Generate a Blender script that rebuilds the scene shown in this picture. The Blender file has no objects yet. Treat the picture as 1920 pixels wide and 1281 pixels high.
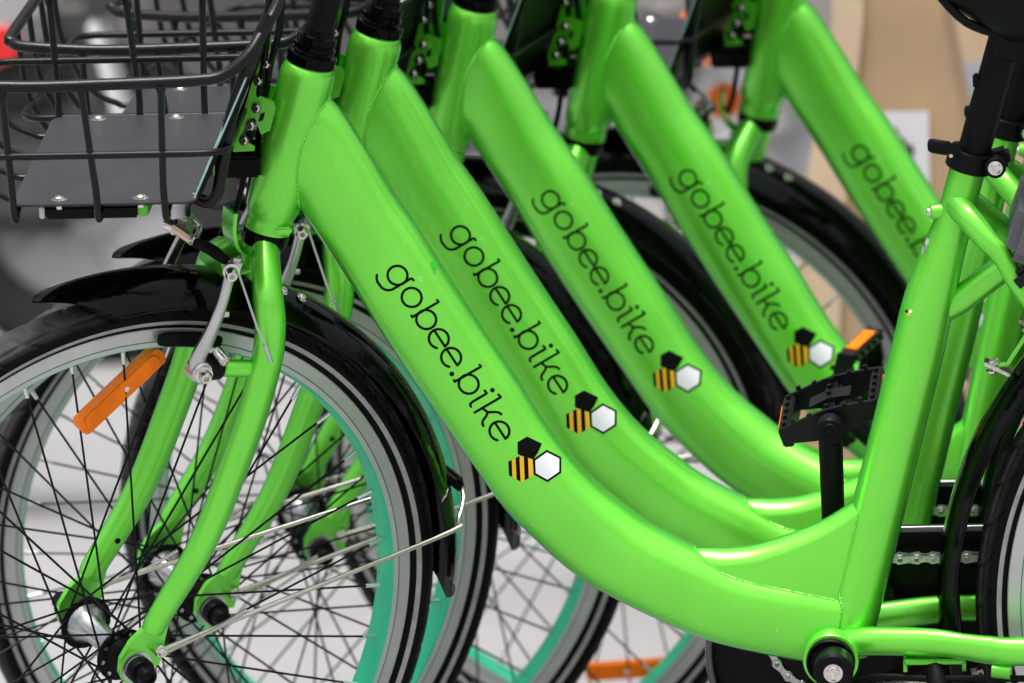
import bpy, bmesh, math, random
from math import sin, cos, pi, radians, sqrt, atan2, hypot
from mathutils import Vector, Matrix
from mathutils.bvhtree import BVHTree
random.seed(7)
scene = bpy.context.scene
COL = scene.collection

# ---------------------------------------------------------------- camera, sky, sun, exposure
LEAN0 = 0.20707                       # the bikes rest on their kickstands, tipped this much towards the camera
ZSH = 0.045 * cos(LEAN0) + 0.0135     # puts the tyres' contact on z = 0
cam_d = bpy.data.cameras.new('camera')
cam = bpy.data.objects.new('camera', cam_d)
COL.objects.link(cam)
_f = Vector((-0.0883147, 0.99238971, -0.08580895)); _r = Vector((0.99593851, 0.08645746, -0.02513169)); _u = Vector((0.0175216, 0.08767994, 0.99599459))
cam.matrix_world = Matrix(((_r.x, _u.x, -_f.x, 0.37190313), (_r.y, _u.y, -_f.y, -6.90831011), (_r.z, _u.z, -_f.z, 1.13543013 - ZSH), (0, 0, 0, 1)))
cam_d.sensor_width = 36.0
cam_d.lens = 17150.0 / 1920.0 * 36.0
cam_d.clip_start = 0.1
cam_d.clip_end = 500.0
cam_d.dof.use_dof = True
cam_d.dof.focus_distance = 6.84
cam_d.dof.aperture_fstop = 10.0
cam_d.dof.aperture_blades = 9
scene.camera = cam

SUN_EL, SUN_AZ = radians(76), radians(190)     # azimuth the light comes from, measured from +Y towards +X
world = bpy.data.worlds.new('World')
scene.world = world
world.use_nodes = True
wn = world.node_tree; wn.nodes.clear()
wo = wn.nodes.new('ShaderNodeOutputWorld'); wb = wn.nodes.new('ShaderNodeBackground')
sky = wn.nodes.new('ShaderNodeTexSky'); sky.sky_type = 'NISHITA'; sky.sun_disc = False
sky.sun_elevation = SUN_EL; sky.sun_rotation = SUN_AZ
sky.air_density = 1.0; sky.dust_density = 6.0; sky.ozone_density = 1.0
hs = wn.nodes.new('ShaderNodeHueSaturation'); hs.inputs['Saturation'].default_value = 0.22
wn.links.new(sky.outputs[0], hs.inputs['Color']); wn.links.new(hs.outputs[0], wb.inputs[0])
wb.inputs[1].default_value = 0.08
wn.links.new(wb.outputs[0], wo.inputs[0])
sun_d = bpy.data.lights.new('sun', 'SUN'); sun = bpy.data.objects.new('sun', sun_d); COL.objects.link(sun)
sun_d.energy = 1.5; sun_d.angle = radians(24); sun_d.color = (1.0, 0.97, 0.93)
sd = Vector((sin(SUN_AZ) * cos(SUN_EL), cos(SUN_AZ) * cos(SUN_EL), sin(SUN_EL)))
sun.rotation_euler = sd.to_track_quat('Z', 'Y').to_euler()
scene.view_settings.view_transform = 'Standard'
scene.view_settings.look = 'None'
scene.view_settings.exposure = 1.28
scene.view_settings.gamma = 1.0
scene.render.engine = 'CYCLES'
scene.cycles.use_denoising = True
scene.cycles.max_bounces = 8

# ---------------------------------------------------------------- materials
def new_mat(name):
    m = bpy.data.materials.new(name); m.use_nodes = True
    nt = m.node_tree; nt.nodes.clear()
    out = nt.nodes.new('ShaderNodeOutputMaterial'); b = nt.nodes.new('ShaderNodeBsdfPrincipled')
    nt.links.new(b.outputs[0], out.inputs[0])
    return m, nt, b
def mat(name, col, rough=0.5, metal=0.0, coat=0.0, noise=0.0, nscale=30.0, bump=0.0, bscale=200.0, rvar=0.0, spec=0.5, trans=0.0):
    m, nt, b = new_mat(name)
    b.inputs['Base Color'].default_value = (*col, 1); b.inputs['Roughness'].default_value = rough
    b.inputs['Metallic'].default_value = metal; b.inputs['Coat Weight'].default_value = coat
    b.inputs['Coat Roughness'].default_value = 0.08; b.inputs['Specular IOR Level'].default_value = spec
    b.inputs['Transmission Weight'].default_value = trans
    if noise or bump or rvar:
        tc = nt.nodes.new('ShaderNodeTexCoord')
    if noise or rvar:
        n = nt.nodes.new('ShaderNodeTexNoise'); n.inputs['Scale'].default_value = nscale; n.inputs['Detail'].default_value = 6
        nt.links.new(tc.outputs['Object'], n.inputs['Vector'])
    if noise:
        r = nt.nodes.new('ShaderNodeMapRange'); r.inputs[1].default_value = 0.3; r.inputs[2].default_value = 0.7
        r.inputs[3].default_value = 1 - noise; r.inputs[4].default_value = 1 + noise
        mx = nt.nodes.new('ShaderNodeVectorMath'); mx.operation = 'SCALE'; mx.inputs[0].default_value = col
        nt.links.new(n.outputs[0], r.inputs[0]); nt.links.new(r.outputs[0], mx.inputs['Scale']); nt.links.new(mx.outputs[0], b.inputs['Base Color'])
    if rvar:
        r2 = nt.nodes.new('ShaderNodeMapRange'); r2.inputs[1].default_value = 0.3; r2.inputs[2].default_value = 0.7
        r2.inputs[3].default_value = rough; r2.inputs[4].default_value = min(1, rough + rvar)
        nt.links.new(n.outputs[0], r2.inputs[0]); nt.links.new(r2.outputs[0], b.inputs['Roughness'])
    if bump:
        n2 = nt.nodes.new('ShaderNodeTexNoise'); n2.inputs['Scale'].default_value = bscale; n2.inputs['Detail'].default_value = 4
        nt.links.new(tc.outputs['Object'], n2.inputs['Vector'])
        bp = nt.nodes.new('ShaderNodeBump'); bp.inputs['Strength'].default_value = bump; bp.inputs['Distance'].default_value = 0.001
        nt.links.new(n2.outputs[0], bp.inputs['Height']); nt.links.new(bp.outputs[0], b.inputs['Normal'])
    return m
def paint(name, lime, deep, metal=0.55, rough=0.34):
    # pearlescent paint: lime face colour that turns deeper green towards grazing angles, with fine flake and orange peel
    m, nt, b = new_mat(name)
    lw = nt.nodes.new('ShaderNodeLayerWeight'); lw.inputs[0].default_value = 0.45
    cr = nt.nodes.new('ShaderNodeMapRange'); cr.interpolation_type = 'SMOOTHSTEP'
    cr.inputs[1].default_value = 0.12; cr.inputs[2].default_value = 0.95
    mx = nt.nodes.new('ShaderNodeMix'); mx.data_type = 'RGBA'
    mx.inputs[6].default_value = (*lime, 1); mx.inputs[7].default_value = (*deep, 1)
    tc = nt.nodes.new('ShaderNodeTexCoord')
    n = nt.nodes.new('ShaderNodeTexNoise'); n.inputs['Scale'].default_value = 14; n.inputs['Detail'].default_value = 5
    hv = nt.nodes.new('ShaderNodeHueSaturation')
    mr = nt.nodes.new('ShaderNodeMapRange'); mr.inputs[1].default_value = 0.3; mr.inputs[2].default_value = 0.7; mr.inputs[3].default_value = 0.94; mr.inputs[4].default_value = 1.05
    nt.links.new(tc.outputs['Object'], n.inputs['Vector']); nt.links.new(n.outputs[0], mr.inputs[0]); nt.links.new(mr.outputs[0], hv.inputs['Value'])
    ch = nt.nodes.new('ShaderNodeTexNoise'); ch.inputs['Scale'].default_value = 210; ch.inputs['Detail'].default_value = 3
    cm = nt.nodes.new('ShaderNodeMapRange'); cm.inputs[1].default_value = 0.735; cm.inputs[2].default_value = 0.775; cm.inputs[3].default_value = 1.0; cm.inputs[4].default_value = 0.45
    nt.links.new(tc.outputs['Object'], ch.inputs['Vector']); nt.links.new(ch.outputs[0], cm.inputs[0]); nt.links.new(cm.outputs[0], hv.inputs['Saturation'])
    rg = nt.nodes.new('ShaderNodeMapRange'); rg.inputs[1].default_value = 0.35; rg.inputs[2].default_value = 0.68; rg.inputs[3].default_value = 0.07; rg.inputs[4].default_value = 0.24
    n6 = nt.nodes.new('ShaderNodeTexNoise'); n6.inputs['Scale'].default_value = 38; n6.inputs['Detail'].default_value = 7; n6.inputs['Roughness'].default_value = 0.7
    nt.links.new(tc.outputs['Object'], n6.inputs['Vector']); nt.links.new(n6.outputs[0], rg.inputs[0]); nt.links.new(rg.outputs[0], b.inputs['Coat Roughness'])
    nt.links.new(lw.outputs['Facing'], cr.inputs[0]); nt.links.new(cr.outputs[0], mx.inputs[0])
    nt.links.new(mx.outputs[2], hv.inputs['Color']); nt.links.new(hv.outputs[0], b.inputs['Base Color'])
    b.inputs['Metallic'].default_value = metal; b.inputs['Roughness'].default_value = rough
    b.inputs['Coat Weight'].default_value = 0.7; b.inputs['Coat Roughness'].default_value = 0.14
    fl = nt.nodes.new('ShaderNodeTexNoise'); fl.inputs['Scale'].default_value = 2600; fl.inputs['Detail'].default_value = 1
    op = nt.nodes.new('ShaderNodeTexNoise'); op.inputs['Scale'].default_value = 26; op.inputs['Detail'].default_value = 2
    nt.links.new(tc.outputs['Object'], fl.inputs['Vector']); nt.links.new(tc.outputs['Object'], op.inputs['Vector'])
    b1 = nt.nodes.new('ShaderNodeBump'); b1.inputs['Strength'].default_value = 0.12; b1.inputs['Distance'].default_value = 0.0003
    b2 = nt.nodes.new('ShaderNodeBump'); b2.inputs['Strength'].default_value = 0.35; b2.inputs['Distance'].default_value = 0.0012
    nt.links.new(fl.outputs[0], b1.inputs['Height']); nt.links.new(op.outputs[0], b2.inputs['Height'])
    nt.links.new(b1.outputs[0], b.inputs['Normal']); nt.links.new(b2.outputs[0], b.inputs['Coat Normal'])
    return m
M = {}
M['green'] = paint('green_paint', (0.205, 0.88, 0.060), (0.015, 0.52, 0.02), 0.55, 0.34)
M['green_flat'] = paint('green_paint_bracket', (0.11, 0.62, 0.015), (0.01, 0.36, 0.012), 0.3, 0.4)
M['rim_green'] = mat('rim_green', (0.03, 0.62, 0.33), 0.42, 0.25, 0.1, noise=0.08, nscale=20)
M['rim_silver'] = mat('rim_silver', (0.58, 0.59, 0.58), 0.42, 0.75, noise=0.07, nscale=25, bump=0.25, bscale=600)
M['rim_line'] = mat('rim_line', (0.02, 0.22, 0.10), 0.5)
M['tyre'] = mat('tyre_rubber', (0.003, 0.003, 0.0035), 0.62, noise=0.35, nscale=50, bump=0.4, bscale=500, spec=0.07)
M['edge_gloss'] = mat('polished_black_edge', (0.02, 0.02, 0.024), 0.22, 0.0, spec=0.9, coat=0.6)
def tyre_material():
    m, nt, b = new_mat('tyre_rubber')
    tc = nt.nodes.new('ShaderNodeTexCoord'); sx = nt.nodes.new('ShaderNodeSeparateXYZ'); cx = nt.nodes.new('ShaderNodeCombineXYZ'); ln = nt.nodes.new('ShaderNodeVectorMath'); ln.operation = 'LENGTH'
    nt.links.new(tc.outputs['Object'], sx.inputs[0]); nt.links.new(sx.outputs[0], cx.inputs[0]); nt.links.new(sx.outputs[2], cx.inputs[2]); nt.links.new(cx.outputs[0], ln.inputs[0])
    mr = nt.nodes.new('ShaderNodeMapRange'); mr.inputs[1].default_value = .2735; mr.inputs[2].default_value = .2805; nt.links.new(ln.outputs['Value'], mr.inputs[0])
    n = nt.nodes.new('ShaderNodeTexNoise'); n.inputs['Scale'].default_value = 70; n.inputs['Detail'].default_value = 6; nt.links.new(tc.outputs['Object'], n.inputs['Vector'])
    mm = nt.nodes.new('ShaderNodeMath'); mm.operation = 'MULTIPLY'; nt.links.new(mr.outputs[0], mm.inputs[0]); nt.links.new(n.outputs[0], mm.inputs[1])
    mx = nt.nodes.new('ShaderNodeMix'); mx.data_type = 'RGBA'; mx.inputs[6].default_value = (.0035, .0035, .004, 1); mx.inputs[7].default_value = (.10, .098, .095, 1)
    nt.links.new(mm.outputs[0], mx.inputs[0]); nt.links.new(mx.outputs[2], b.inputs['Base Color']); b.inputs['Roughness'].default_value = .6; b.inputs['Specular IOR Level'].default_value = .1
    bp = nt.nodes.new('ShaderNodeBump'); bp.inputs['Strength'].default_value = .4; bp.inputs['Distance'].default_value = .0008; n2 = nt.nodes.new('ShaderNodeTexNoise'); n2.inputs['Scale'].default_value = 500
    nt.links.new(tc.outputs['Object'], n2.inputs['Vector']); nt.links.new(n2.outputs[0], bp.inputs['Height']); nt.links.new(bp.outputs[0], b.inputs['Normal'])
    return m
M['tyre'] = tyre_material()
M['fender'] = mat('fender_gloss_black', (0.0012, 0.0012, 0.0015), 0.05, noise=0.2, nscale=40, bump=0.35, bscale=70, rvar=0.08, spec=0.20)
M['fender'].node_tree.nodes['Bump'].inputs['Distance'].default_value = 0.0010
M['scooter_tyre'] = mat('scooter_tyre', (0.022, 0.022, 0.022), 0.7)
M['scooter_rim'] = mat('scooter_rim', (0.42, 0.42, 0.43), 0.5)
M['stripe'] = mat('reflective_stripe', (0.36, 0.36, 0.35), 0.5, noise=0.16, nscale=90, bump=0.2, bscale=700)
M['gloss_black'] = mat('gloss_black', (0.0015, 0.0015, 0.002), 0.05, coat=0.0, noise=0.2, nscale=40, bump=1.0, bscale=45, rvar=0.12, spec=0.09)
M['black_plastic'] = mat('black_plastic', (0.004, 0.004, 0.005), 0.38, noise=0.2, nscale=80, bump=0.15, bscale=400, spec=0.12)
M['black_rubber'] = mat('black_rubber', (0.006, 0.006, 0.006), 0.7, spec=0.15)
M['black_wire'] = mat('black_wire_coating', (0.003, 0.003, 0.0045), 0.30, noise=0.2, nscale=60, bump=0.12, bscale=500, spec=0.3)
M['plate'] = mat('black_plate_coating', (0.022, 0.022, 0.028), 0.40, noise=0.08, nscale=34, bump=0.2, bscale=900, rvar=0.08)
M['pedal'] = mat('pedal_plastic', (0.004, 0.004, 0.0055), 0.36, noise=0.2, nscale=120, bump=0.2, bscale=800, spec=0.22)
M['matte_black'] = mat('matte_black_metal', (0.004, 0.004, 0.005), 0.42, noise=0.15, nscale=60, spec=0.12)
M['spoke'] = mat('black_spoke', (0.003, 0.003, 0.004), 0.4, 0.0, spec=0.2)
M['alloy'] = mat('brushed_alloy', (0.62, 0.62, 0.63), 0.28, 1.0, noise=0.08, nscale=60, bump=0.1, bscale=300)
M['steel'] = mat('steel', (0.66, 0.62, 0.56), 0.24, 1.0, noise=0.1, nscale=80)
M['bolt'] = mat('bolt_steel', (0.74, 0.72, 0.68), 0.2, 1.0, noise=0.25, nscale=300)
M['nipple'] = mat('nipple_brass', (0.8, 0.8, 0.78), 0.3, 0.9)
M['chain'] = mat('chain_steel', (0.50, 0.52, 0.48), 0.38, 0.85, noise=0.25, nscale=200)
M['orange'] = mat('orange_reflector', (1.0, 0.22, 0.0), 0.25, spec=0.25, noise=0.15, nscale=60, bump=0.5, bscale=700)
M['brass'] = mat('gold_steel', (0.72, 0.55, 0.40), 0.32, 0.9)
M['ink'] = mat('black_ink', (0.003, 0.0035, 0.003), 0.5, spec=0.08)
M['yellow'] = mat('yellow_ink', (0.95, 0.56, 0.01), 0.45)
M['white'] = mat('white_ink', (0.82, 0.84, 0.88), 0.4)
M['leaf_ink'] = mat('green_scuff', (0.03, 0.50, 0.02), 0.4)
M['teal_edge'] = mat('panel_edge', (0.35, 0.62, 0.55), 0.35)
M['grey_lock'] = mat('grey_lock_shell', (0.10, 0.10, 0.115), 0.45, noise=0.1, nscale=30)
M['sticker'] = mat('silver_sticker', (0.62, 0.64, 0.68), 0.3, 0.4, noise=0.4, nscale=420)

# ---------------------------------------------------------------- mesh helpers
def catmull(pts, n):
    P = [Vector(p) if len(p) > 1 else p for p in pts]
    out = []
    for i in range(len(P) - 1):
        p0 = P[max(i - 1, 0)]; p1 = P[i]; p2 = P[i + 1]; p3 = P[min(i + 2, len(P) - 1)]
        for k in range(n):
            t = k / n
            out.append(0.5 * ((2 * p1) + (-p0 + p2) * t + (2 * p0 - 5 * p1 + 4 * p2 - p3) * t * t + (-p0 + 3 * p1 - 3 * p2 + p3) * t ** 3))
    out.append(P[-1].copy())
    return out
def lerp_list(vals, n):
    out = []
    for i in range(len(vals) - 1):
        for k in range(n):
            t = k / n; out.append(vals[i] * (1 - t) + vals[i + 1] * t)
    out.append(vals[-1])
    return out
class MB:
    def __init__(s):
        s.v = []; s.f = []; s.m = []; s.sm = []
    def add(s, vs, fs, mi=0, smooth=True):
        o = len(s.v); s.v += [tuple(v) for v in vs]
        for f in fs:
            s.f.append(tuple(i + o for i in f)); s.m.append(mi); s.sm.append(smooth)
        return s
    def tube(s, path, rad, segs=12, mi=0, caps=True, up=None, closed=False, sq=1.0):
        """rad: number, or list of numbers / (a, b) pairs: a in the plane of 'n', b sideways."""
        P = [Vector(p) for p in path]; n = len(P)
        if not isinstance(rad, (list, tuple)): rad = [rad] * n
        rad = [(r, r) if not isinstance(r, (tuple, list, Vector)) else (r[0], r[1]) for r in rad]
        T = []
        for i in range(n):
            a = P[(i - 1) % n] if (i > 0 or closed) else P[i]; b = P[(i + 1) % n] if (i < n - 1 or closed) else P[i]
            d = (b - a); T.append(d.normalized() if d.length > 1e-9 else Vector((1, 0, 0)))
        if up is None:
            up = Vector((0, 1, 0)) if abs(T[0].y) < 0.8 else Vector((1, 0, 0))
        side = Vector(up); vs = []
        for i in range(n):
            side = side - T[i] * side.dot(T[i]); side.normalize()
            nn = side.cross(T[i])
            a, b = rad[i]
            for k in range(segs):
                an = 2 * pi * k / segs; ca, sa = cos(an), sin(an)
                if sq != 1.0:
                    ca = math.copysign(abs(ca) ** sq, ca); sa = math.copysign(abs(sa) ** sq, sa)
                vs.append(P[i] + nn * (a * ca) + side * (b * sa))
        fs = []
        for i in range(n if closed else n - 1):
            j = (i + 1) % n
            for k in range(segs):
                l = (k + 1) % segs
                fs.append((i * segs + k, i * segs + l, j * segs + l, j * segs + k))
        if caps and not closed:
            fs.append(tuple(reversed(range(segs)))); fs.append(tuple(range((n - 1) * segs, n * segs)))
        return s.add(vs, fs, mi)
    def lathe(s, prof, segs=32, mi=0, M4=None, a0=0, a1=2 * pi, mis=None):
        """prof: list of (r, h) about local Z; M4 places it."""
        M4 = M4 or Matrix()
        full = abs(a1 - a0 - 2 * pi) < 1e-6; ns = segs if full else segs + 1
        vs = []
        for k in range(ns):
            an = a0 + (a1 - a0) * k / segs
            for r, h in prof: vs.append(M4 @ Vector((r * cos(an), r * sin(an), h)))
        m = len(prof)
        for j in range(m - 1):
            fs = []
            for k in range(segs):
                l = (k + 1) % ns
                fs.append((k * m + j, l * m + j, l * m + j + 1, k * m + j + 1))
            if j == 0: s.add(vs, fs, mis[j] if mis else mi); base = len(s.v) - len(vs)
            else:
                for f in fs: s.f.append(tuple(i + base for i in f)); s.m.append(mis[j] if mis else mi); s.sm.append(True)
        return s
    def cyl(s, p0, p1, r, segs=16, mi=0, r2=None, bev=0.0):
        p0, p1 = Vector(p0), Vector(p1); d = p1 - p0; L = d.length
        M4 = Matrix.Translation(p0) @ d.to_track_quat('Z', 'Y').to_matrix().to_4x4()
        r2 = r if r2 is None else r2; bv = bev or min(r, r2, L / 2) * 0.15
        return s.lathe([(0.0001, 0), (r - bv, 0), (r, bv), (r2, L - bv), (r2 - bv, L), (0.0001, L)], segs, mi, M4)
    def bolt(s, p, d, r, h, mi=0, hexh=False):
        p, d = Vector(p), Vector(d).normalized()
        M4 = Matrix.Translation(p) @ d.to_track_quat('Z', 'Y').to_matrix().to_4x4()
        if hexh: s.lathe([(r * 1.35, 0), (r * 1.35, h * .2), (r, h * .25), (r, h * .9), (r * .85, h), (0.0001, h)], 6, mi, M4)
        else: s.lathe([(r * 1.3, 0), (r * 1.3, h * .22), (r, h * .26), (r, h * .7), (r * .75, h), (r * .42, h), (r * .36, h * .55), (0.0001, h * .55)], 16, mi, M4)
        return s
    def box(s, c, d, mi=0, R=None, bev=0.0):
        hx, hy, hz = d[0] / 2, d[1] / 2, d[2] / 2; c = Vector(c); R = R or Matrix.Identity(3)
        b = min(bev, hx * .9, hy * .9, hz * .9)
        if b <= 0:
            vs = [c + R @ Vector((x * hx, y * hy, z * hz)) for x in (-1, 1) for y in (-1, 1) for z in (-1, 1)]
            return s.add(vs, [(0, 1, 3, 2), (4, 6, 7, 5), (0, 4, 5, 1), (2, 3, 7, 6), (0, 2, 6, 4), (1, 5, 7, 3)], mi, False)
        bm = bmesh.new(); bmesh.ops.create_cube(bm, size=1)
        for v in bm.verts: v.co = Vector((v.co.x * 2 * hx, v.co.y * 2 * hy, v.co.z * 2 * hz))
        bmesh.ops.bevel(bm, geom=bm.edges[:], offset=b, segments=2, affect='EDGES')
        bm.verts.ensure_lookup_table(); bm.verts.index_update()
        s.add([c + R @ v.co for v in bm.verts], [[v.index for v in f.verts] for f in bm.faces], mi)
        bm.free(); return s
    def prism(s, poly, y0, y1, mi=0, f=None, smooth=False):
        """poly in (x, z); extruded along y."""
        a = sum(poly[i][0] * poly[(i + 1) % len(poly)][1] - poly[(i + 1) % len(poly)][0] * poly[i][1] for i in range(len(poly)))
        if a < 0: poly = poly[::-1]
        n = len(poly); vs = [Vector((x, y0, z)) for x, z in poly] + [Vector((x, y1, z)) for x, z in poly]
        if f: vs = [f(v) for v in vs]
        fs = [tuple(range(n)), tuple(reversed(range(n, 2 * n)))] + [(i, i + n, (i + 1) % n + n, (i + 1) % n) for i in range(n)]
        return s.add(vs, fs, mi, smooth)
    def mesh(s, name, mats, sharp=38):
        me = bpy.data.meshes.new(name); me.from_pydata(s.v, [], s.f)
        for m in (mats if isinstance(mats, (list, tuple)) else [mats]): me.materials.append(M[m] if isinstance(m, str) else m)
        me.polygons.foreach_set('material_index', s.m); me.polygons.foreach_set('use_smooth', s.sm)
        me.update(); me.validate(); me.set_sharp_from_angle(angle=radians(sharp))
        return me
    def build(s, name, mats, parent=None, sharp=38, loc=None):
        o = bpy.data.objects.new(name, s.mesh(name, mats, sharp)); COL.objects.link(o)
        if parent is not None: o.parent = parent
        if loc is not None: o.location = loc
        return o
def link_mesh(name, me, parent=None, mtx=None):
    o = bpy.data.objects.new(name, me); COL.objects.link(o)
    if parent is not None: o.parent = parent
    if mtx is not None: o.matrix_basis = mtx
    return o
def empty(name, parent=None, loc=(0, 0, 0)):
    o = bpy.data.objects.new(name, None); COL.objects.link(o); o.location = loc
    if parent is not None: o.parent = parent
    o.empty_display_size = 0.05
    return o
def tag(o, label=None, cat=None, group=None, kind=None):
    if label: o['label'] = label
    if cat: o['category'] = cat
    if group: o['group'] = group
    if kind: o['kind'] = kind
    return o

# ---------------------------------------------------------------- the bicycle (x to the rear, y to its right side, z up; ground at z = 0 shifted)
# NB bike coordinates: bottom bracket at (0, 0, .271); wheels touch z = .0135
BBZ = 0.271
AX_LO = Vector((-0.41427, 0, 0.60146)); AX_HI = Vector((-0.37369, 0, 0.73397)); AX = (AX_HI - AX_LO).normalized()
HUBF = Vector((-0.55819, 0, 0.29775)); HUBR = Vector((0.392, 0, 0.300))
def steer(delta):
    return Matrix.Translation(AX_LO) @ Matrix.Rotation(delta, 4, AX) @ Matrix.Translation(-AX_LO)
ax_at = lambda z: AX_LO + AX * ((z - AX_LO.z) / AX.z)

def weld_bead(path, r=0.0011, name='weld', parent=None, mat_='green'):
    P = [Vector(p) for p in path]
    mb = MB(); Q = []; R = []
    d = 0
    for i, p in enumerate(P):
        if i: d += (p - P[i - 1]).length
        Q.append(p); R.append(r * (1 + 0.35 * sin(d / 0.0022 * 2 * pi)))
    mb.tube(Q, R, 6, caps=True)
    return mb.build(name, mat_, parent)
def densify(P, step):
    out = [Vector(P[0])]
    for a, b in zip(P[:-1], P[1:]):
        a, b = Vector(a), Vector(b); n = max(1, int((b - a).length / step))
        for k in range(1, n + 1): out.append(a.lerp(b, k / n))
    return out
def seam(bvh_target, pts_outside_dir, step=0.0007):
    """points (x, z) on the near side are dropped on to the surface along +y."""
    out = []
    for p in densify([(x, 0, z) for x, z in pts_outside_dir], step):
        h = bvh_target.ray_cast(Vector((p.x, -0.3, p.z)), Vector((0, 1, 0)))
        if h[0] is not None: out.append(h[0])
    return out

# ---- main (down) tube: upper and lower outline from the side
UP = [(-0.3830, 0.7085), (-0.3599, 0.7066), (-0.3387, 0.6740), (-0.3166, 0.6331), (-0.2969, 0.6017), (-0.2709, 0.5559), (-0.2486, 0.5176), (-0.2291, 0.4851), (-0.2092, 0.4492), (-0.1904, 0.4219), (-0.1736, 0.4031), (-0.1556, 0.3873), (-0.1372, 0.3722), (-0.1188, 0.3609), (-0.0969, 0.3490), (-0.0680, 0.3345), (-0.0307, 0.3255), (0.0015, 0.3190), (0.0100, 0.3170)]
LOW = [(-0.4035, 0.6380), (-0.3905, 0.6285), (-0.3830, 0.6155), (-0.3731, 0.5990), (-0.3540, 0.5665), (-0.3300, 0.5240), (-0.3069, 0.4850), (-0.2870, 0.4530), (-0.2642, 0.4165), (-0.2440, 0.3850), (-0.2240, 0.3625), (-0.2037, 0.3417), (-0.1830, 0.3245), (-0.1600, 0.3105), (-0.1300, 0.2945), (-0.0962, 0.2789), (-0.0600, 0.2680), (-0.0172, 0.2590), (0.0000, 0.2560)]
def tube_between(up, low, b, segs=40, sub=4, sq=0.82):
    U = catmull([(x, 0, z) for x, z in up], sub); L = catmull([(x, 0, z) for x, z in low], sub)
    bb = lerp_list(b, sub) if isinstance(b, list) else [b] * len(U)
    vs = []; fs = []
    for i, (u, l) in enumerate(zip(U, L)):
        c = (u + l) / 2; n = (u - l) / 2
        # the outline seen from the camera already includes the little the side view adds
        for k in range(segs):
            an = 2 * pi * k / segs; ca = math.copysign(abs(cos(an)) ** sq, cos(an)); sa = math.copysign(abs(sin(an)) ** sq, sin(an))
            vs.append(c + n * (0.985 * ca) + Vector((0, 1, 0)) * (bb[i] * sa))
    n = len(U)
    for i in range(n - 1):
        for k in range(segs):
            l = (k + 1) % segs
            fs.append((i * segs + k, (i + 1) * segs + k, (i + 1) * segs + l, i * segs + l))
    fs.append(tuple(range(segs))); fs.append(tuple(reversed(range((n - 1) * segs, n * segs))))
    return MB().add(vs, fs)
def bvh_of(mb): return BVHTree.FromPolygons([Vector(v) for v in mb.v], mb.f)

# ---- lettering: strokes in a text frame (u along the tube, v across it), in pixels of the 1920 px photograph
def arc(cx, cy, r, a0, a1, n=26, ry=None):
    ry = ry or r
    return [(cx + r * cos(radians(a0 + (a1 - a0) * i / n)), cy + ry * sin(radians(a0 + (a1 - a0) * i / n))) for i in range(n + 1)]
def letter_strokes():
    R = 18.3; S = {}
    def o(c): return [arc(c, 0, R, 0, 360, 44)]
    def e(c): return [[(c - R + 1.2, 2.5)] + [(c + R, 2.5)] + arc(c, 0, R, 8, 315, 44)[0:]]
    def e2(c):
        return [[(c - R + 1, 1.5), (c + R - 0.4, 1.5)], arc(c, 0, R, 4, 316, 46)]
    def b(c):
        return [arc(c, 0, R, 0, 360, 44), [(c - R - 2.5, 36.0 + 1), (c - R + 1.6, 38.0), (c - R + 1.6, 34), (c - R + 1.0, -19.5)], [(c - R + 1.0, -19.5), (c - R - 2.0, -19.0)]]
    def g(c):
        x = c + R - 0.5
        return [arc(c, 0.5, R, 0, 360, 44), [(x + 5.5, 20.5), (x + 0.8, 20.0), (x, 17), (x, -20)] + arc(x - 17.5, -20, 17.5, 0, -95, 18, 17.5) + [(x - 26, -38), (x - 33, -35.5), (x - 38, -31.5)]]
    def i_(c):
        return [[(c - 6.5, 18.5), (c, 19.5), (c, -13), (c + 1.5, -18.5), (c + 6.5, -19.8)]]
    def k(c):
        return [[(c - 6.5, 36), (c, 37.5), (c, -20)], [(c, -3.5), (c + 12, 1.0), (c + 19, 13.5), (c + 24.0, 19.0), (c + 28, 20)], [(c + 12, 1.0), (c + 17, -6), (c + 21, -15.5), (c + 25.5, -19.5), (c + 30, -20)]]
    S['g'] = g(-49.0); S['o'] = o(0); S['b'] = b(49.6); S['e'] = e2(92.6); S['e.'] = e2(134.7)
    S['b.'] = b(194.7); S['i'] = i_(227.0); S['k'] = k(246.5); S['e..'] = e2(300.2)
    S['dot'] = (162.0, -16.0, 4.6); S['idot'] = (227.1, 31.2, 4.4)
    return S
O2 = Vector((-0.3034, 0.5598)); UU = Vector((0.5018, -0.8650)); VV = Vector((0.8650, 0.5018)); PXM = 0.000406
DD = Vector((-0.0883, 0.9535, -0.2880)).normalized()     # decals are pressed on from slightly above
def uv2xz(u, v): q = O2 + UU * (u * PXM) + VV * (v * PXM); return (q.x, q.y)
def ribbon(bvh, pts, w, lift, mb, closed=False):
    P = densify([(a, b, 0) for a, b in pts], 2.2); n = len(P)
    L = []; Rr = []
    for i in range(n):
        a = P[(i - 1)] if i > 0 else (P[-2] if closed else P[0]); b = P[i + 1] if i < n - 1 else (P[1] if closed else P[-1])
        t = (b - a); t = t.normalized() if t.length > 1e-9 else Vector((1, 0, 0)); nn = Vector((-t.y, t.x, 0))
        L.append(P[i] + nn * w / 2); Rr.append(P[i] - nn * w / 2)
    vs = []
    def drop(q):
        x, z = uv2xz(q.x, q.y); return dropxz(bvh, x, z, lift)
    for a, b in zip(L, Rr): vs += [drop(a), drop(b)]
    mb.add(vs, [(2 * i, 2 * i + 1, 2 * i + 3, 2 * i + 2) for i in range(n - 1)])
    if not closed:
        for q in (P[0], P[-1]): disc(bvh, q.x, q.y, w / 2, lift + 0.00002, mb, 10)
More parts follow.
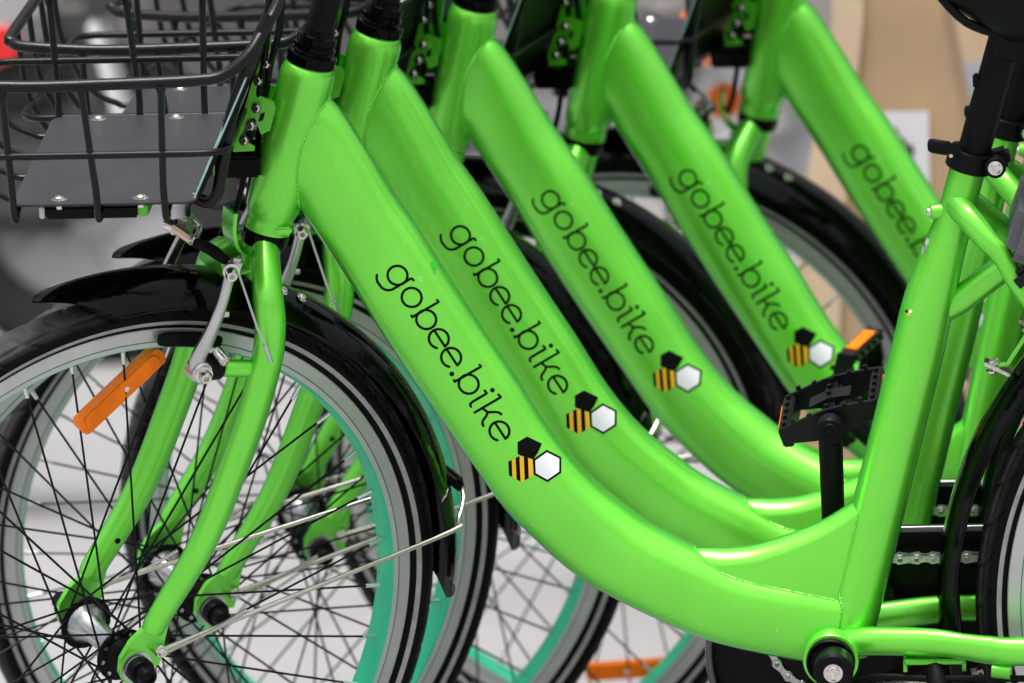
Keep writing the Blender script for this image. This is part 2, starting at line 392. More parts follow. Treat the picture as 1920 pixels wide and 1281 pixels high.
def dropxz(bvh, x, z, lift):
    h = bvh.ray_cast(Vector((x, -0.03, z)) - DD * 0.2, DD)
    if h[0] is None: return Vector((x, -0.03, z))
    return h[0] + h[1] * (lift if h[1].dot(DD) < 0 else -lift)
def disc(bvh, u, v, r, lift, mb, n=16):
    ps = [uv2xz(u, v)] + [uv2xz(u + r * cos(2 * pi * k / n), v + r * sin(2 * pi * k / n)) for k in range(n)]
    mb.add([dropxz(bvh, x, z, lift) for x, z in ps], [(0, 1 + k, 1 + (k + 1) % n) for k in range(n)])
def patch(bvh, poly, lift, mb, cell=0.0016):
    """polygon in (x, z) laid on the surface: triangulated and cut fine so that it follows the curve."""
    bm = bmesh.new(); f = bm.faces.new([bm.verts.new((x, 0, z)) for x, z in poly])
    bmesh.ops.triangulate(bm, faces=[f])
    for _ in range(5):
        long = [e for e in bm.edges if e.calc_length() > cell * 1.6]
        if not long: break
        bmesh.ops.subdivide_edges(bm, edges=long, cuts=1); bmesh.ops.triangulate(bm, faces=bm.faces[:])
    bm.verts.index_update()
    mb.add([dropxz(bvh, v.co.x, v.co.z, lift) for v in bm.verts], [[v.index for v in fc.verts] for fc in bm.faces]); bm.free()
def shrink(poly, k, c=None):
    cx = sum(p[0] for p in poly) / len(poly); cz = sum(p[1] for p in poly) / len(poly)
    return [(cx + (x - cx) * k, cz + (z - cz) * k) for x, z in poly]
def clip_x(poly, x0, x1):
    def half(P, inside, cut):
        out = []
        for i in range(len(P)):
            a, b = P[i], P[(i + 1) % len(P)]
            if inside(a): out.append(a)
            if inside(a) != inside(b): out.append(cut(a, b))
        return out
    cutx = lambda X: (lambda a, b: (X, a[1] + (b[1] - a[1]) * (X - a[0]) / (b[0] - a[0])))
    P = half(poly, lambda p: p[0] >= x0, cutx(x0))
    return half(P, lambda p: p[0] <= x1, cutx(x1)) if P else P

TY_R, TY_A, TY_W, TY_END = 0.2705, 0.0135, 0.0168, radians(146)     # section centre, half height, half width, bead angle
def make_tyre_mesh():
    n = 30; prof = []
    for k in range(n + 1):
        a = -TY_END + 2 * TY_END * k / n
        prof.append((TY_W * sin(a), TY_R + TY_A * cos(a), a))
    N = 1080; vs = []; fs = []
    for i in range(N):
        th = 2 * pi * i / N
        for j, (y, r, a) in enumerate(prof):
            d = 0.0
            if abs(a) < radians(84):
                # swept sipes, shoulder groove and centre groove
                ph = (i / N * 54 + 0.55 * (abs(a) / 1.3) ** 1.6 + (0.5 if a > 0 else 0)) % 1.0
                if abs(a) > radians(8) and ph < 0.14: d = 0.0016
                if radians(40) < abs(a) < radians(50): d = 0.0014
                if abs(a) < radians(5): d = 0.0010
            r2 = r - d * cos(a); y2 = y - d * sin(a)
            vs.append((r2 * cos(th), y2, r2 * sin(th)))
    m = n + 1
    for i in range(N):
        k = (i + 1) % N
        for j in range(n): fs.append((i * m + j, i * m + j + 1, k * m + j + 1, k * m + j))
    return MB().add(vs, fs).mesh('tyre', 'tyre', 32)
RX = Matrix.Rotation(pi / 2, 4, 'X')    # lathe axis Z -> Y (towards -y)
def make_rim_mesh():
    prof = [(0.2575, -0.0100), (0.2595, -0.0104), (0.2598, -0.0118), (0.2590, -0.0124), (0.2500, -0.0126), (0.2496, -0.01268), (0.2490, -0.0126), (0.2452, -0.0125), (0.2438, -0.0112), (0.2424, -0.0060), (0.2420, 0.0),
            (0.2424, 0.0060), (0.2438, 0.0112), (0.2452, 0.0125), (0.2490, 0.0126), (0.2496, 0.01268), (0.2500, 0.0126), (0.2590, 0.0124), (0.2598, 0.0118), (0.2595, 0.0104), (0.2575, 0.0100)]
    mis = [0, 0, 0, 0, 2, 2, 0, 1, 1, 1, 1, 1, 1, 0, 2, 2, 0, 0, 0, 0]
    mb = MB(); mb.lathe(prof, 160, 0, RX, mis=mis)
    return mb.mesh('rim', ['rim_silver', 'rim_green', 'rim_line'], 30)
def stripe_mesh():
    mb = MB()
    for s in (-1, 1):
        pts = []
        for k in range(5):
            an = radians(119 - 4.0 * k); pts.append((TY_R + (TY_A + .0003) * cos(an), s * (TY_W + 0.0003) * sin(an)))
        mb.lathe(pts if s > 0 else pts[::-1], 180, 0, RX)
    return mb.mesh('reflective_stripe', 'stripe', 60)
def spoke_mesh():
    """one spoke from the hub flange to the rim, lying along +x at y = 0; nipple at the rim end"""
    mb = MB(); mb.tube([(0, 0, 0), (0.5, 0, 0), (1, 0, 0)], 1.0, 6)
    return mb
def make_spokes(parent, hubw, flr, nsp=36):
    """each spoke has its own crossing angle, so four shapes are shared round the wheel"""
    cache = {}
    for i in range(nsp):
        side = 1 if i % 2 else -1; pair = (i // 2) % 2
        th = 2 * pi * i / nsp
        key = (side, pair)
        if key not in cache:
            sgn = 1 if pair else -1
            a = Vector((flr * cos(sgn * radians(62)), side * (hubw + (0.0012 if pair else -0.0012)), flr * sin(sgn * radians(62))))
            b = Vector((0.2421, 0.0015 * side, 0)); d = (b - a).normalized(); c = b - d * 0.0125
            mb = MB(); mb.tube([a, a.lerp(c, .5), c + d * 0.001], 0.00092, 6, 0, caps=False)
            mb.cyl(c, b, 0.0016, 8, 1, r2=0.0018)
            mb.cyl(a - Vector((0, side * 0.003, 0)) * (1 if pair else -1), a + Vector((0, side * 0.0004, 0)), 0.0017, 6, 0)
            cache[key] = mb.mesh('spoke', ['spoke', 'nipple'])
        link_mesh('spoke', cache[key], parent, Matrix.Rotation(-th, 4, 'Y'))
def reflector_mesh():
    mb = MB()
    n = 14; L, Wd = 0.0385, 0.0112
    out = []
    for k in range(n): out.append((L + 0.004 * cos(-pi / 2 + pi * k / (n - 1)), Wd * sin(-pi / 2 + pi * k / (n - 1)) * 0.9))
    for k in range(n): out.append((-L - 0.004 * cos(-pi / 2 + pi * k / (n - 1)), Wd * sin(pi / 2 - pi * k / (n - 1)) * 0.9))
    P = []
    for x, z in out: P.append((x, z * (1.0 - 0.25 * (x / L) ** 2)))
    for y0, y1, k in ((-0.0045, 0.0045, 1.0),): mb.prism(P, y0, y1, 0)
    mb.prism(shrink(P, 0.86), -0.0062, -0.0044, 0); mb.prism(shrink(P, 0.86), 0.0044, 0.0062, 0)
    for k in range(17):
        x = -0.032 + 0.004 * k; mb.box((x, -0.0062, 0), (0.0018, 0.0008, 0.0105), 0, None, 0.0004)
    mb.bolt((0.004, -0.0066, 0.0005), (0, -1, 0), 0.0016, 0.001, 1)
    return mb.mesh('wheel_reflector', ['orange', 'white'])
def wheel(name, parent, hubw, mtx, refl_ang, gear=False):
    hub = MB()
    # shell with two drilled flanges, axle and cones; axis along y
    hub.lathe([(0.0165, -hubw + 0.0012), (0.0150, -hubw + 0.0035), (0.0115, -hubw * .68), (0.0098, -hubw * .4), (0.0095, 0), (0.0098, hubw * .4), (0.0115, hubw * .68), (0.0150, hubw - 0.0035), (0.0165, hubw - 0.0012)], 28, 0, RX)
    for s in (-1, 1):
        pr = [(0.0160, s * (hubw - 0.0012)), (0.0208, s * (hubw - 0.0012)), (0.0214, s * hubw), (0.0208, s * (hubw + 0.0012)), (0.0150, s * (hubw + 0.0018)), (0.0130, s * (hubw + 0.006)), (0.0088, s * (hubw + 0.0085)), (0.006, s * (hubw + 0.0088))]
        hub.lathe(pr if s > 0 else pr[::-1], 30, 1, RX)
    hub.cyl((0, -0.052, 0), (0, 0.052, 0), 0.0050, 14, 0)
    for s in (-1, 1):
        for k in range(9):
            a = 2 * pi * (k + .5) / 9
            hub.cyl((0.0172 * cos(a), s * (hubw + 0.0006), 0.0172 * sin(a)), (0.0172 * cos(a), s * (hubw + 0.0018), 0.0172 * sin(a)), 0.0018, 8, 0)
    w = hub.build(name, ['alloy', 'matte_black'], parent)
    w.matrix_basis = mtx
    link_mesh('tyre', SH['tyre'], w); link_mesh('rim', SH['rim'], w); link_mesh('reflective_stripe', SH['stripe'], w)
    make_spokes(w, hubw, 0.0184)
    a = refl_ang
    link_mesh('wheel_reflector', SH['refl'], w, Matrix.Translation((0.2075 * cos(a), 0.0, 0.2075 * sin(a))) @ Matrix.Rotation(-(a - radians(51.4)), 4, 'Y'))
    # valve
    v = MB(); v.cyl((-0.2376 * sin(a), 0, 0.2376 * cos(a)), (-0.205 * sin(a), 0, 0.205 * cos(a)), 0.0032, 10, 0)
    v.build('valve', 'black_rubber', w)
    return w
SH = {'tyre': make_tyre_mesh(), 'rim': make_rim_mesh(), 'stripe': stripe_mesh(), 'refl': reflector_mesh()}

def fender_mesh(R, skirt, half, a0, a1, taper0=0.0, taper1=0.0, n=90, hub=Vector((0, 0, 0)), name='fender'):
    """a thin shell round the tyre; angles in degrees counter-clockwise from the rear (+x); double-walled, rolled edge"""
    vs = []; fs = []
    m = 13; prof = []
    for j in range(m):
        t = -1 + 2 * j / (m - 1); prof.append((t, R - skirt * (abs(t) ** 2.6), half * t))
    rows = []
    for i in range(n + 1):
        row = []
        for (t, r, y) in prof:
            # tapered ends: the sides end before the crown does
            s0 = taper0 * abs(t) ** 1.5; s1 = taper1 * abs(t) ** 1.5
            a = radians(a0 + s0 + (a1 - s1 - a0 - s0) * i / n)
            row.append((r, y, a))
        rows.append(row)
    def P(r, y, a): return hub + Vector((r * cos(a), y, r * sin(a)))
    for row in rows: vs += [P(r, y, a) for r, y, a in row]
    off = len(vs)
    for row in rows: vs += [P(r - 0.0016 * (1 - abs(t)), y * 0.955, a) for (r, y, a), (t, _, _) in zip(row, prof)]
    for i in range(n):
        for j in range(m - 1):
            a = i * m + j; fs.append((a, a + 1, a + m + 1, a + m)); b = a + off; fs.append((b, b + m, b + m + 1, b + 1))
        for j in (0, m - 1):
            a = i * m + j; fs.append((a, a + m, a + m + off, a + off))
    for i in (0, n):
        for j in range(m - 1):
            a = i * m + j; fs.append((a, a + off, a + 1 + off, a + 1))
    mb = MB().add(vs, fs)
    # rolled lips along both sides
    for j in (0, m - 1):
        mb.tube([P(r, y, a) for (r, y, a) in [row[j] for row in rows]], 0.0011, 6)
    return mb

def build_bike():
    root = empty('bicycle')
    # ------------------------------------------------------------ frame
    hb = MB()
    def axp(z): return ax_at(z)
    HP = [(0.6075, .0176), (0.6120, .0180), (0.6150, .0174), (0.6170, .0182), (0.6230, .0200), (0.640, .0207), (0.68, .0203), (0.714, .0206), (0.7235, .0208), (0.7275, .0203), (0.7310, .0188), (0.7335, .0172), (0.7345, .0150)]
    hb.tube([axp(z) for z, r in HP], [r for z, r in HP], 48, 0)
    # lip with the little steering stop under the head tube
    hb.tube([axp(0.6062), axp(0.6090)], 0.0178, 40, 0)
    st = axp(0.6085)
    hb.box(st + Vector((0.0130, -0.0145, 0.0005)), (0.014, 0.006, 0.006), 0, None, 0.0015)
    head = hb.build('head_tube', 'green', root)
    dt = tube_between(UP, LOW, [0.0172, 0.0180, 0.0195, 0.0215, 0.0230] + [0.0245] * 9 + [0.0245, 0.0235, 0.0225, 0.0215, 0.0210])
    dt_bvh = bvh_of(dt); hd_bvh = bvh_of(hb)
    down = dt.build('down_tube', 'green', root)
    # gusset between main tube and seat tube
    GT = [(-0.1040, 0.3500), (-0.0900, 0.3500), (-0.0762, 0.3497), (-0.0558, 0.3519), (-0.0304, 0.3599), (-0.0048, 0.3706), (0.0160, 0.3835), (0.0300, 0.3935)]
    gt = catmull([(x, 0, z) for x, z in GT], 4); vs = []; fs = []; sec = 17
    for i, p in enumerate(gt):
        hw = 0.0145; depth = 0.052; rr = 0.0130
        if i < 6: hw = 0.010 + 0.0045 * (i / 6); 
        for k in range(sec):
            a = pi * k / (sec - 1)
            if 0 < k < sec - 1: vs.append(Vector((p.x, -hw * cos(a), p.z - rr + rr * sin(a))))
            else: vs.append(Vector((p.x, -hw * cos(a), p.z - depth - rr)))
    n = len(gt)
    for i in range(n - 1):
        for k in range(sec - 1): fs.append((i * sec + k, i * sec + k + 1, (i + 1) * sec + k + 1, (i + 1) * sec + k))
    fs.append(tuple(reversed(range(sec)))); fs.append(tuple(range((n - 1) * sec, n * sec)))
    gus = MB().add(vs, fs); gus_bvh = bvh_of(gus); gusset = gus.build('gusset', 'green', root, 50)
    # seat tube: fat below, necked down to the clamp
    ST = [(0.0085, 0.268, .0190), (0.0138, 0.290, .0198), (0.0330, 0.362, .0201), (0.0524, 0.435, .0200), (0.0700, 0.500, .0199), (0.0785, 0.535, .0193), (0.0865, 0.562, .0178), (0.0940, 0.584, .0157), (0.1000, 0.602, .0143), (0.1060, 0.622, .0135), (0.1140, 0.650, .0133)]
    sp = catmull([(x, 0, z) for x, z, r in ST], 4); sr = [v.x for v in catmull([(r, 0, 0) for x, z, r in ST], 4)]
    sb = MB(); sb.tube(sp, sr, 44, 0); st_bvh = bvh_of(sb); seat = sb.build('seat_tube', 'green', root)
    # welds follow the joints
    def crossing(outer_mb_bvh, u, v): pass
    def inside(bvh, p):
        h = bvh.ray_cast(p, Vector((0, -1, 0))); 
        if h[0] is None: return False
        h2 = bvh.ray_cast(p, Vector((0, 1, 0))); return h2[0] is not None and h[1].y < 0
    def joint_curve(tube_vs, segs, nring, other, from_start=True):
        out = []
        for k in range(segs):
            for i in (range(nring - 1) if from_start else range(nring - 1, 0, -1)):
                a = tube_vs[i * segs + k]; b = tube_vs[(i + (1 if from_start else -1)) * segs + k]
                if inside(other, Vector(a)) and not inside(other, Vector(b)):
                    lo_, hi_ = Vector(a), Vector(b)
                    for _ in range(12):
                        m_ = (lo_ + hi_) / 2
                        if inside(other, m_): lo_ = m_
                        else: hi_ = m_
                    out.append(lo_); break
        return out
    nr = len(dt.v) // 40
    jc = joint_curve(dt.v, 40, nr, hd_bvh)
    if len(jc) > 20: weld_bead(densify(jc + [jc[0]], 0.0006), 0.0010, 'weld', down)
    # seam of the gusset on the main tube (near and far side) and up the seat tube
    near = []
    for k in range(170):
        x = -0.1015 + 0.105 * k / 169; hwx = 0.010 + 0.0045 * min(1, (k / 169) / 0.2)
        if k < 8: hwx *= k / 8
        zz = 0.3520; hit = None
        while zz > 0.29:
            h = dt_bvh.ray_cast(Vector((x, -0.3, zz)), Vector((0, 1, 0)))
            if h[0] is not None and h[0].y <= -hwx: hit = h[0]; break
            zz -= 0.0004
        if hit is not None: near.append(Vector((x, hit.y, hit.z)))
    for s in (1, -1): weld_bead([Vector((p.x, p.y * s, p.z)) for p in near], 0.0008, 'weld', gusset)
    def st_c(z):
        for (x0_, z0_, r0_), (x1_, z1_, r1_) in zip(ST[:-1], ST[1:]):
            if z0_ <= z <= z1_: t = (z - z0_) / (z1_ - z0_); return x0_ + (x1_ - x0_) * t, r0_ + (r1_ - r0_) * t
        return ST[0][0], ST[0][2]
    for s in (1, -1):
        ups = []
        for k in range(110):
            z = 0.3800 - 0.0850 * k / 109; xc, rc_ = st_c(z)
            hw_ = 0.0145 if z > 0.317 else 0.0145 + 0.0035 * min(1, (0.317 - z) / 0.010)
            ups.append(Vector((xc - sqrt(max(rc_ ** 2 - hw_ ** 2, 1e-6)) / 0.96, -s * hw_, z)))
        weld_bead(densify(ups, 0.0006), 0.0008, 'weld', seat)
    # bottom bracket shell, cups
    bb = MB(); bb.lathe([(0.0001, -0.036), (0.0205, -0.036), (0.0212, -0.035), (0.0212, 0.035), (0.0205, 0.036), (0.0001, 0.036)], 40, 0, Matrix.Translation((0, 0, BBZ)) @ RX)
    bbo = bb.build('bottom_bracket', 'green', root)
    for s in (-1, 1):
        cup = MB()
        pr = [(0.0001, s * .034), (0.0183, s * .034), (0.0185, s * .0400), (0.0176, s * .0415), (0.0150, s * .0400), (0.0146, s * .0390), (0.0090, s * .0390), (0.0088, s * .052), (0.0001, s * .052)]
        cup.lathe(pr if s > 0 else pr[::-1], 36, 0, Matrix.Translation((0, 0, BBZ)) @ RX)
        cup.build('bearing_cup', 'matte_black', bbo)
    # stays
    for s in (-1, 1):
        cs = MB()
        P = [(0.010, s * .020, .280), (0.030, s * .027, .2835), (0.058, s * .034, .2850), (0.082, s * .040, .2855), (0.100, s * .045, .2842), (0.120, s * .050, .2828), (0.145, s * .054, .2826), (0.25, s * .062, .2870), (0.372, s * .066, .2965)]
        if s > 0: P = [(x, y, z) for x, y, z in P]
        rr = [(.0108, .0098), (.0112, .0098), (.0112, .0092), (.0108, .0084), (.0103, .0070), (.0112, .0075), (.0112, .0090), (.0100, .0090), (.0078, .0078)]
        cs.tube(catmull(P, 5), list(zip(lerp_list([a for a, b in rr], 5), lerp_list([b for a, b in rr], 5))), 24, 0)
        cs.prism([(0.360, .306), (0.372, .288), (0.400, .286), (0.408, .300), (0.400, .316), (0.378, .318)], s * .063, s * .068, 0)
        o = cs.build('chain_stay', 'green', root)
        if s < 0:
            g = MB(); g.tube([(0.1215, -.0535, .2680), (0.1355, -.0555, .2670)], 0.0058, 12, 0); g.build('cable_guide', 'green_flat', o)
        ss = MB()
        P = [(0.1020, s * .006, .6180), (0.1122, s * .020, .6105), (0.1250, s * .029, .5970), (0.1370, s * .034, .5840), (0.1521, s * .038, .5560), (0.20, s * .046, .497), (0.30, s * .060, .385), (0.380, s * .066, .310)]
        rr = [(.0100, .0080), (.0098, .0085), (.0092, .0080), (.0080, .0065), (.0062, .0058), (.0062, .0062), (.0062, .0062), (.0060, .0060)]
        ss.tube(catmull(P, 5), list(zip(lerp_list([a for a, b in rr], 5), lerp_list([b for a, b in rr], 5))), 20, 0)
        ss.build('seat_stay', 'green', root)
    br = MB(); br.tube(catmull([(0.088, 0, .5330), (0.1050, 0, .5425), (0.1311, 0, .5620), (0.158, 0, .5800), (0.175, 0, .590)], 4), [(.0104, .0098)] * 17, 24, 0)
    brace = br.build('stay_bridge', 'green', root)
    # little boss with a bolt on the front of the seat tube, silver sticker, tiny emblem
    bs = MB(); bs.tube([(0.0935, -.004, .6115), (0.0850, -.004, .6110), (0.0838, -.004, .6108)], [.0060, .0062, .0050], 16, 0); bs.cyl((0.088, -.004, .6100), (0.0915, -.004, .5990), 0.003, 10, 0)
    bo = bs.build('cable_boss', 'green', seat); b2 = MB(); b2.bolt((0.0838, -.004, .6108), (-1, 0, .05), .0036, .0035, 0); b2.build('boss_bolt', 'bolt', seat)
    stk = MB(); patch(st_bvh, [(0.0800, .5945), (0.0832, .5990), (0.0846, .5975), (0.0830, .5930), (0.0800, .5870), (0.0780, .5860)], .00025, stk, .002); stk.build('round_sticker', 'sticker', seat)
    em = MB(); 
    for (cx, cz, r, mi) in ((0.0657, .5422, .0012, 0), (0.0684, .5419, .0016, 1), (0.0672, .5394, .0014, 2)):
        patch(st_bvh, [(cx + r * cos(pi / 6 + k * pi / 3), cz + r * sin(pi / 6 + k * pi / 3)) for k in range(6)], .0003 + .00005 * mi, em, .002)
        em.m[-(len(em.m) - sum(1 for _ in ())):] = em.m[-(len(em.m)):]
    # material per hexagon
    third = len(em.f) // 3
    em.m = [0 if i < third else (1 if i < 2 * third else 2) for i in range(len(em.f))]
    em.build('bee_emblem_small', ['ink', 'white', 'yellow'], seat)
    mk = MB()
    for (x_, z_) in ((0.0622, .5415), (0.0604, .5345), (0.0596, .5318), (0.0585, .5282), (0.0562, .5240), (0.0553, .5165), (0.0549, .5128)):
        patch(st_bvh, [(x_, z_), (x_ + .0011, z_ + .0004), (x_ + .0009, z_ - .0011), (x_ - .0001, z_ - .0013)], .0002, mk, .002)
    tag(mk.build('serial_marks', 'leaf_ink', seat), kind='stuff')
    # ------------------------------------------------------------ lettering and bee emblem on the main tube
    S = letter_strokes()
    W_ = 4.7
    for key in ('g', 'o', 'b', 'e', 'e.', 'b.', 'i', 'k', 'e..'):
        mb = MB()
        for j, st_ in enumerate(S[key]):
            closed = hypot(st_[0][0] - st_[-1][0], st_[0][1] - st_[-1][1]) < 0.01
            ribbon(dt_bvh, st_, W_, 0.00022 + 0.00004 * j, mb, closed)
        if key == 'i': disc(dt_bvh, S['idot'][0], S['idot'][1], S['idot'][2], 0.00022, mb)
        mb.build('letter_' + key.rstrip('.'), 'ink', down)
    mb = MB(); disc(dt_bvh, *S['dot'], 0.00022, mb); mb.build('lettering_dot', 'ink', down)
    HEADP = [(-0.2217, 0.4496), (-0.2108, 0.4438), (-0.2116, 0.4426), (-0.214, 0.4422), (-0.2142, 0.4368), (-0.2175, 0.4338), (-0.2178, 0.4316), (-0.2273, 0.4349), (-0.2294, 0.4362), (-0.229, 0.4454)]
    STRP = [(-0.2366, 0.4302), (-0.2273, 0.4349), (-0.2181, 0.4316), (-0.2186, 0.4188), (-0.2273, 0.414), (-0.2365, 0.4194)]
    WHP = [(-0.2075, 0.4389), (-0.1968, 0.4328), (-0.1973, 0.4207), (-0.2079, 0.4136), (-0.218, 0.4198), (-0.2181, 0.4316)]
    mb = MB(); patch(dt_bvh, HEADP, .00022, mb); mb.build('emblem_head', 'ink', down)
    mb = MB(); patch(dt_bvh, STRP, .00026, mb); se = mb.build('emblem_body', 'ink', down)
    mb = MB()
    x0 = -0.2366
    for a, b in ((0.0026, 0.0056), (0.0086, 0.0117), (0.0149, 0.0182)): 
        c_ = clip_x(STRP, x0 + a, x0 + b)
        if len(c_) > 2: patch(dt_bvh, c_, .00034, mb)
    mb.build('emblem_stripes', 'yellow', down)
    mb = MB(); patch(dt_bvh, WHP, .00030, mb); mb.build('emblem_ring', 'ink', down)
    mb = MB(); patch(dt_bvh, shrink(WHP, 0.84), .00048, mb); mb.build('emblem_hexagon', 'white', down)
    mb = MB(); patch(dt_bvh, [(-0.2862, 0.5898), (-0.2842, 0.5878), (-0.2836, 0.5844), (-0.2846, 0.5800), (-0.2859, 0.5772), (-0.2864, 0.5802), (-0.2877, 0.5824), (-0.2878, 0.5868)], .00026, mb)
    mb.build('paint_scuff', 'leaf_ink', down)
    # ------------------------------------------------------------ seat post, clamp, saddle
    a_post = Vector((0.1085, 0, 0.628)); b_post = Vector((0.1490, 0, 0.765))
    pm = MB(); pm.tube([a_post, b_post], 0.0122, 32, 0); pdir = (b_post - a_post).normalized()
    q = a_post + pdir * 0.086; pm.box(q + Vector((-0.0128, -0.002, 0)), (0.005, 0.006, 0.011), 0, None, .0012)
    pm.build('seat_post', 'matte_black', root)
    cl = MB(); c0 = Vector((0.1118, 0, 0.6425)); c1 = c0 + pdir * 0.0155
    cl.tube([c0, c0 + pdir * .001, c1 - pdir * .001, c1], [.0166, .0174, .0174, .0166], 36, 0)
    cl.box(c0 + pdir * .008 + Vector((0.0205, 0.0, 0)), (0.018, 0.018, 0.0135), 0, Matrix.Rotation(-radians(16), 3, 'Y'), .003)
    co = cl.build('seat_clamp', 'matte_black', root)
    lv = MB(); P = catmull([(0.1060, -.0165, .6620), (0.0960, -.0200, .6645), (0.0880, -.0195, .6660), (0.0838, -.0180, .6662)], 5)
    lv.tube(P, [(.0042, .0026)] * 4 + [(.0056, .0028)] * 8 + [(.0050, .0026)] * 2 + [(.0040, .0022), (.0022, .0012)], 18, 0, up=Vector((0, 1, 0)))
    lv.build('lever', 'matte_black', co)
    bl = MB(); bc = Vector((0.1330, -.0120, .6475)); bl.cyl(bc + Vector((0, .012, 0)), bc + Vector((0, -.006, 0)), .0080, 24, 0, bev=.001)
    bl.build('clamp_barrel', 'matte_black', co); b3 = MB(); b3.bolt(bc + Vector((0, -.0058, 0)), (0, -1, 0), .0042, .0022, 0); b3.build('clamp_bolt', 'bolt', co); b3 = MB(); b3.cyl((0.1005, -.0162, .6580), (0.1005, -.0185, .6578), .0016, 8, 0); b3.build('lever_pin', 'bolt', co)
    sd_ = MB(); vs = []; fs = []
    STN = [(0.035, .812, .834, .012), (0.055, .798, .838, .019), (0.080, .783, .841, .023), (0.100, .7715, .842, .026), (0.1177, .7590, .842, .031), (0.1312, .7483, .841, .038), (0.1450, .7420, .841, .048), (0.170, .742, .842, .062), (0.205, .748, .845, .078), (0.245, .760, .850, .086), (0.280, .775, .853, .078), (0.300, .795, .848, .055)]
    sg = 24
    for (x, zb, zt, hw) in STN:
        for k in range(sg):
            a = 2 * pi * k / sg; y = hw * math.copysign(abs(cos(a)) ** .8, cos(a)); t = math.copysign(abs(sin(a)) ** .75, sin(a))
            vs.append((x, y, (zb + zt) / 2 + (zt - zb) / 2 * t))
    for i in range(len(STN) - 1):
        for k in range(sg): fs.append((i * sg + k, i * sg + (k + 1) % sg, (i + 1) * sg + (k + 1) % sg, (i + 1) * sg + k))
    fs.append(tuple(reversed(range(sg)))); fs.append(tuple(range((len(STN) - 1) * sg, len(STN) * sg)))
    sd_.add(vs, fs); so = sd_.build('saddle', 'black_plastic', root, 70)
    rl = MB()
    for s in (-1, 1): rl.tube(catmull([(0.09, s * .012, .786), (0.115, s * .020, .760), (0.15, s * .022, .750), (0.20, s * .024, .752), (0.24, s * .03, .775)], 5), .0035, 8, 0)
    rl.cyl(b_post + Vector((-.002, -.026, -.022)), b_post + Vector((-.002, .026, -.022)), .013, 18, 0); rl.build('saddle_rail', 'black_plastic', so)
    # ------------------------------------------------------------ wheel lock on the stays
    lk = MB(); lk.box((0.176, 0, .598), (0.066, .112, .046), 0, Matrix.Rotation(radians(20), 3, 'Y'), .008); lk.box((0.156, -.030, .572), (.030, .030, .016), 1, Matrix.Rotation(-radians(38), 3, 'Y'), .004)
    lk.build('wheel_lock', ['grey_lock', 'black_wire'], root)
    # ------------------------------------------------------------ headset and stem
    def axd(z, r): return (axp(z), r)
    hs_ = MB(); pr = [(0.7335, .0168), (0.7340, .0184), (0.7405, .0188), (0.7420, .0180), (0.7428, .0150), (0.7445, .0143), (0.7455, .0158), (0.7485, .0158), (0.7490, .0146), (0.7500, .0144), (0.7510, .0152), (0.7555, .0148), (0.7565, .0128), (0.7600, .0118)]
    hs_.tube([axp(z) for z, r in pr], [r for z, r in pr], 40, 0); hs_.build('headset_cup', 'gloss_black', root)
    lc = MB(); pr = [(0.5945, .0150), (0.5950, .0166), (0.5975, .0176), (0.6055, .0180), (0.6062, .0160)]; lc.tube([axp(z) for z, r in pr], [r for z, r in pr], 36, 0); lc.build('lower_headset_cup', 'gloss_black', root)
    # ------------------------------------------------------------ steering group
    stm = MB(); stm.tube([axp(0.752), axp(0.86), axp(0.93)], 0.0108, 28, 0)
    stem = stm.build('stem', 'matte_black', root)
    hbk = MB(); hz = axp(0.945); hbk.tube(catmull([hz + Vector((.10, -.29, .05)), hz + Vector((.03, -.22, .055)), hz + Vector((-.03, -.10, .02)), hz, hz + Vector((-.03, .10, .02)), hz + Vector((.03, .22, .055)), hz + Vector((.10, .29, .05))], 6), .0112, 14, 0)
    hbk.build('handlebar', 'matte_black', stem)
    for s in (-1, 1):
        gm = MB(); gm.tube([hz + Vector((.055, s * .245, .055)), hz + Vector((.115, s * .305, .049))], .0165, 16, 0); gm.build('grip', 'black_rubber', stem)
    fk = MB(); fk.tube([axp(0.560), axp(0.585), axp(0.5955)], [.0130, .0142, .0150], 30, 0)
    fork = fk.build('fork', 'green', root)
    # (x, y, z, r) of the blade centre line
    BL = [(-0.4165, .004, .6010, .0112), (-0.4205, .012, .5955, .0110), (-0.4286, .028, .5840, .0118), (-0.4345, .040, .5720, .0124), (-0.4363, .0465, .5557, .0126), (-0.4393, .0490, .5342, .0128), (-0.4451, .0500, .5133, .0128), (-0.4560, .0500, .4800, .0126), (-0.4694, .0500, .4479, .0124), (-0.4850, .0500, .4130, .0120), (-0.4998, .0500, .3850, .0114), (-0.5150, .0500, .3630, .0108), (-0.5297, .0500, .3440, .0102), (-0.5400, .0500, .3300, .0098), (-0.5440, .0500, .3235, .0086)]
    for s in (-1, 1):
        bm_ = MB(); P = catmull([(x, s * y, z) for x, y, z, r in BL], 4); rr = lerp_list([r for *_, r in BL], 4)
        bm_.tube(P, [(a, a * .88) for a in rr], 28, 0)
        bo_ = bm_.build('fork_blade', 'green', fork)
        # dropout plate: flattened blade end with an open slot
        dp = MB(); pl = [(-0.5340, .3335), (-0.5480, .3300), (-0.5620, .3200), (-0.5708, .3080), (-0.5722, .2960), (-0.5680, .2865), (-0.5600, .2820), (-0.5560, .2835), (-0.5560, .2900), (-0.5610, .2930), (-0.5640, .2985), (-0.5620, .3040), (-0.5560, .3070), (-0.5490, .3050), (-0.5455, .3000), (-0.5440, .2950), (-0.5385, .2940), (-0.5350, .3040), (-0.5330, .3150), (-0.5300, .3260)]
        dp.prism(pl, s * .0470, s * .0515, 0); dp.build('dropout', 'green', fork)
        hl = MB(); hl.cyl((-0.5232, s * .050 - s * .0080, .3530), (-0.5232, s * .050 - s * .0096, .3530), .0024, 12, 0); hl.build('mudguard_eyelet', 'black_rubber', fork)
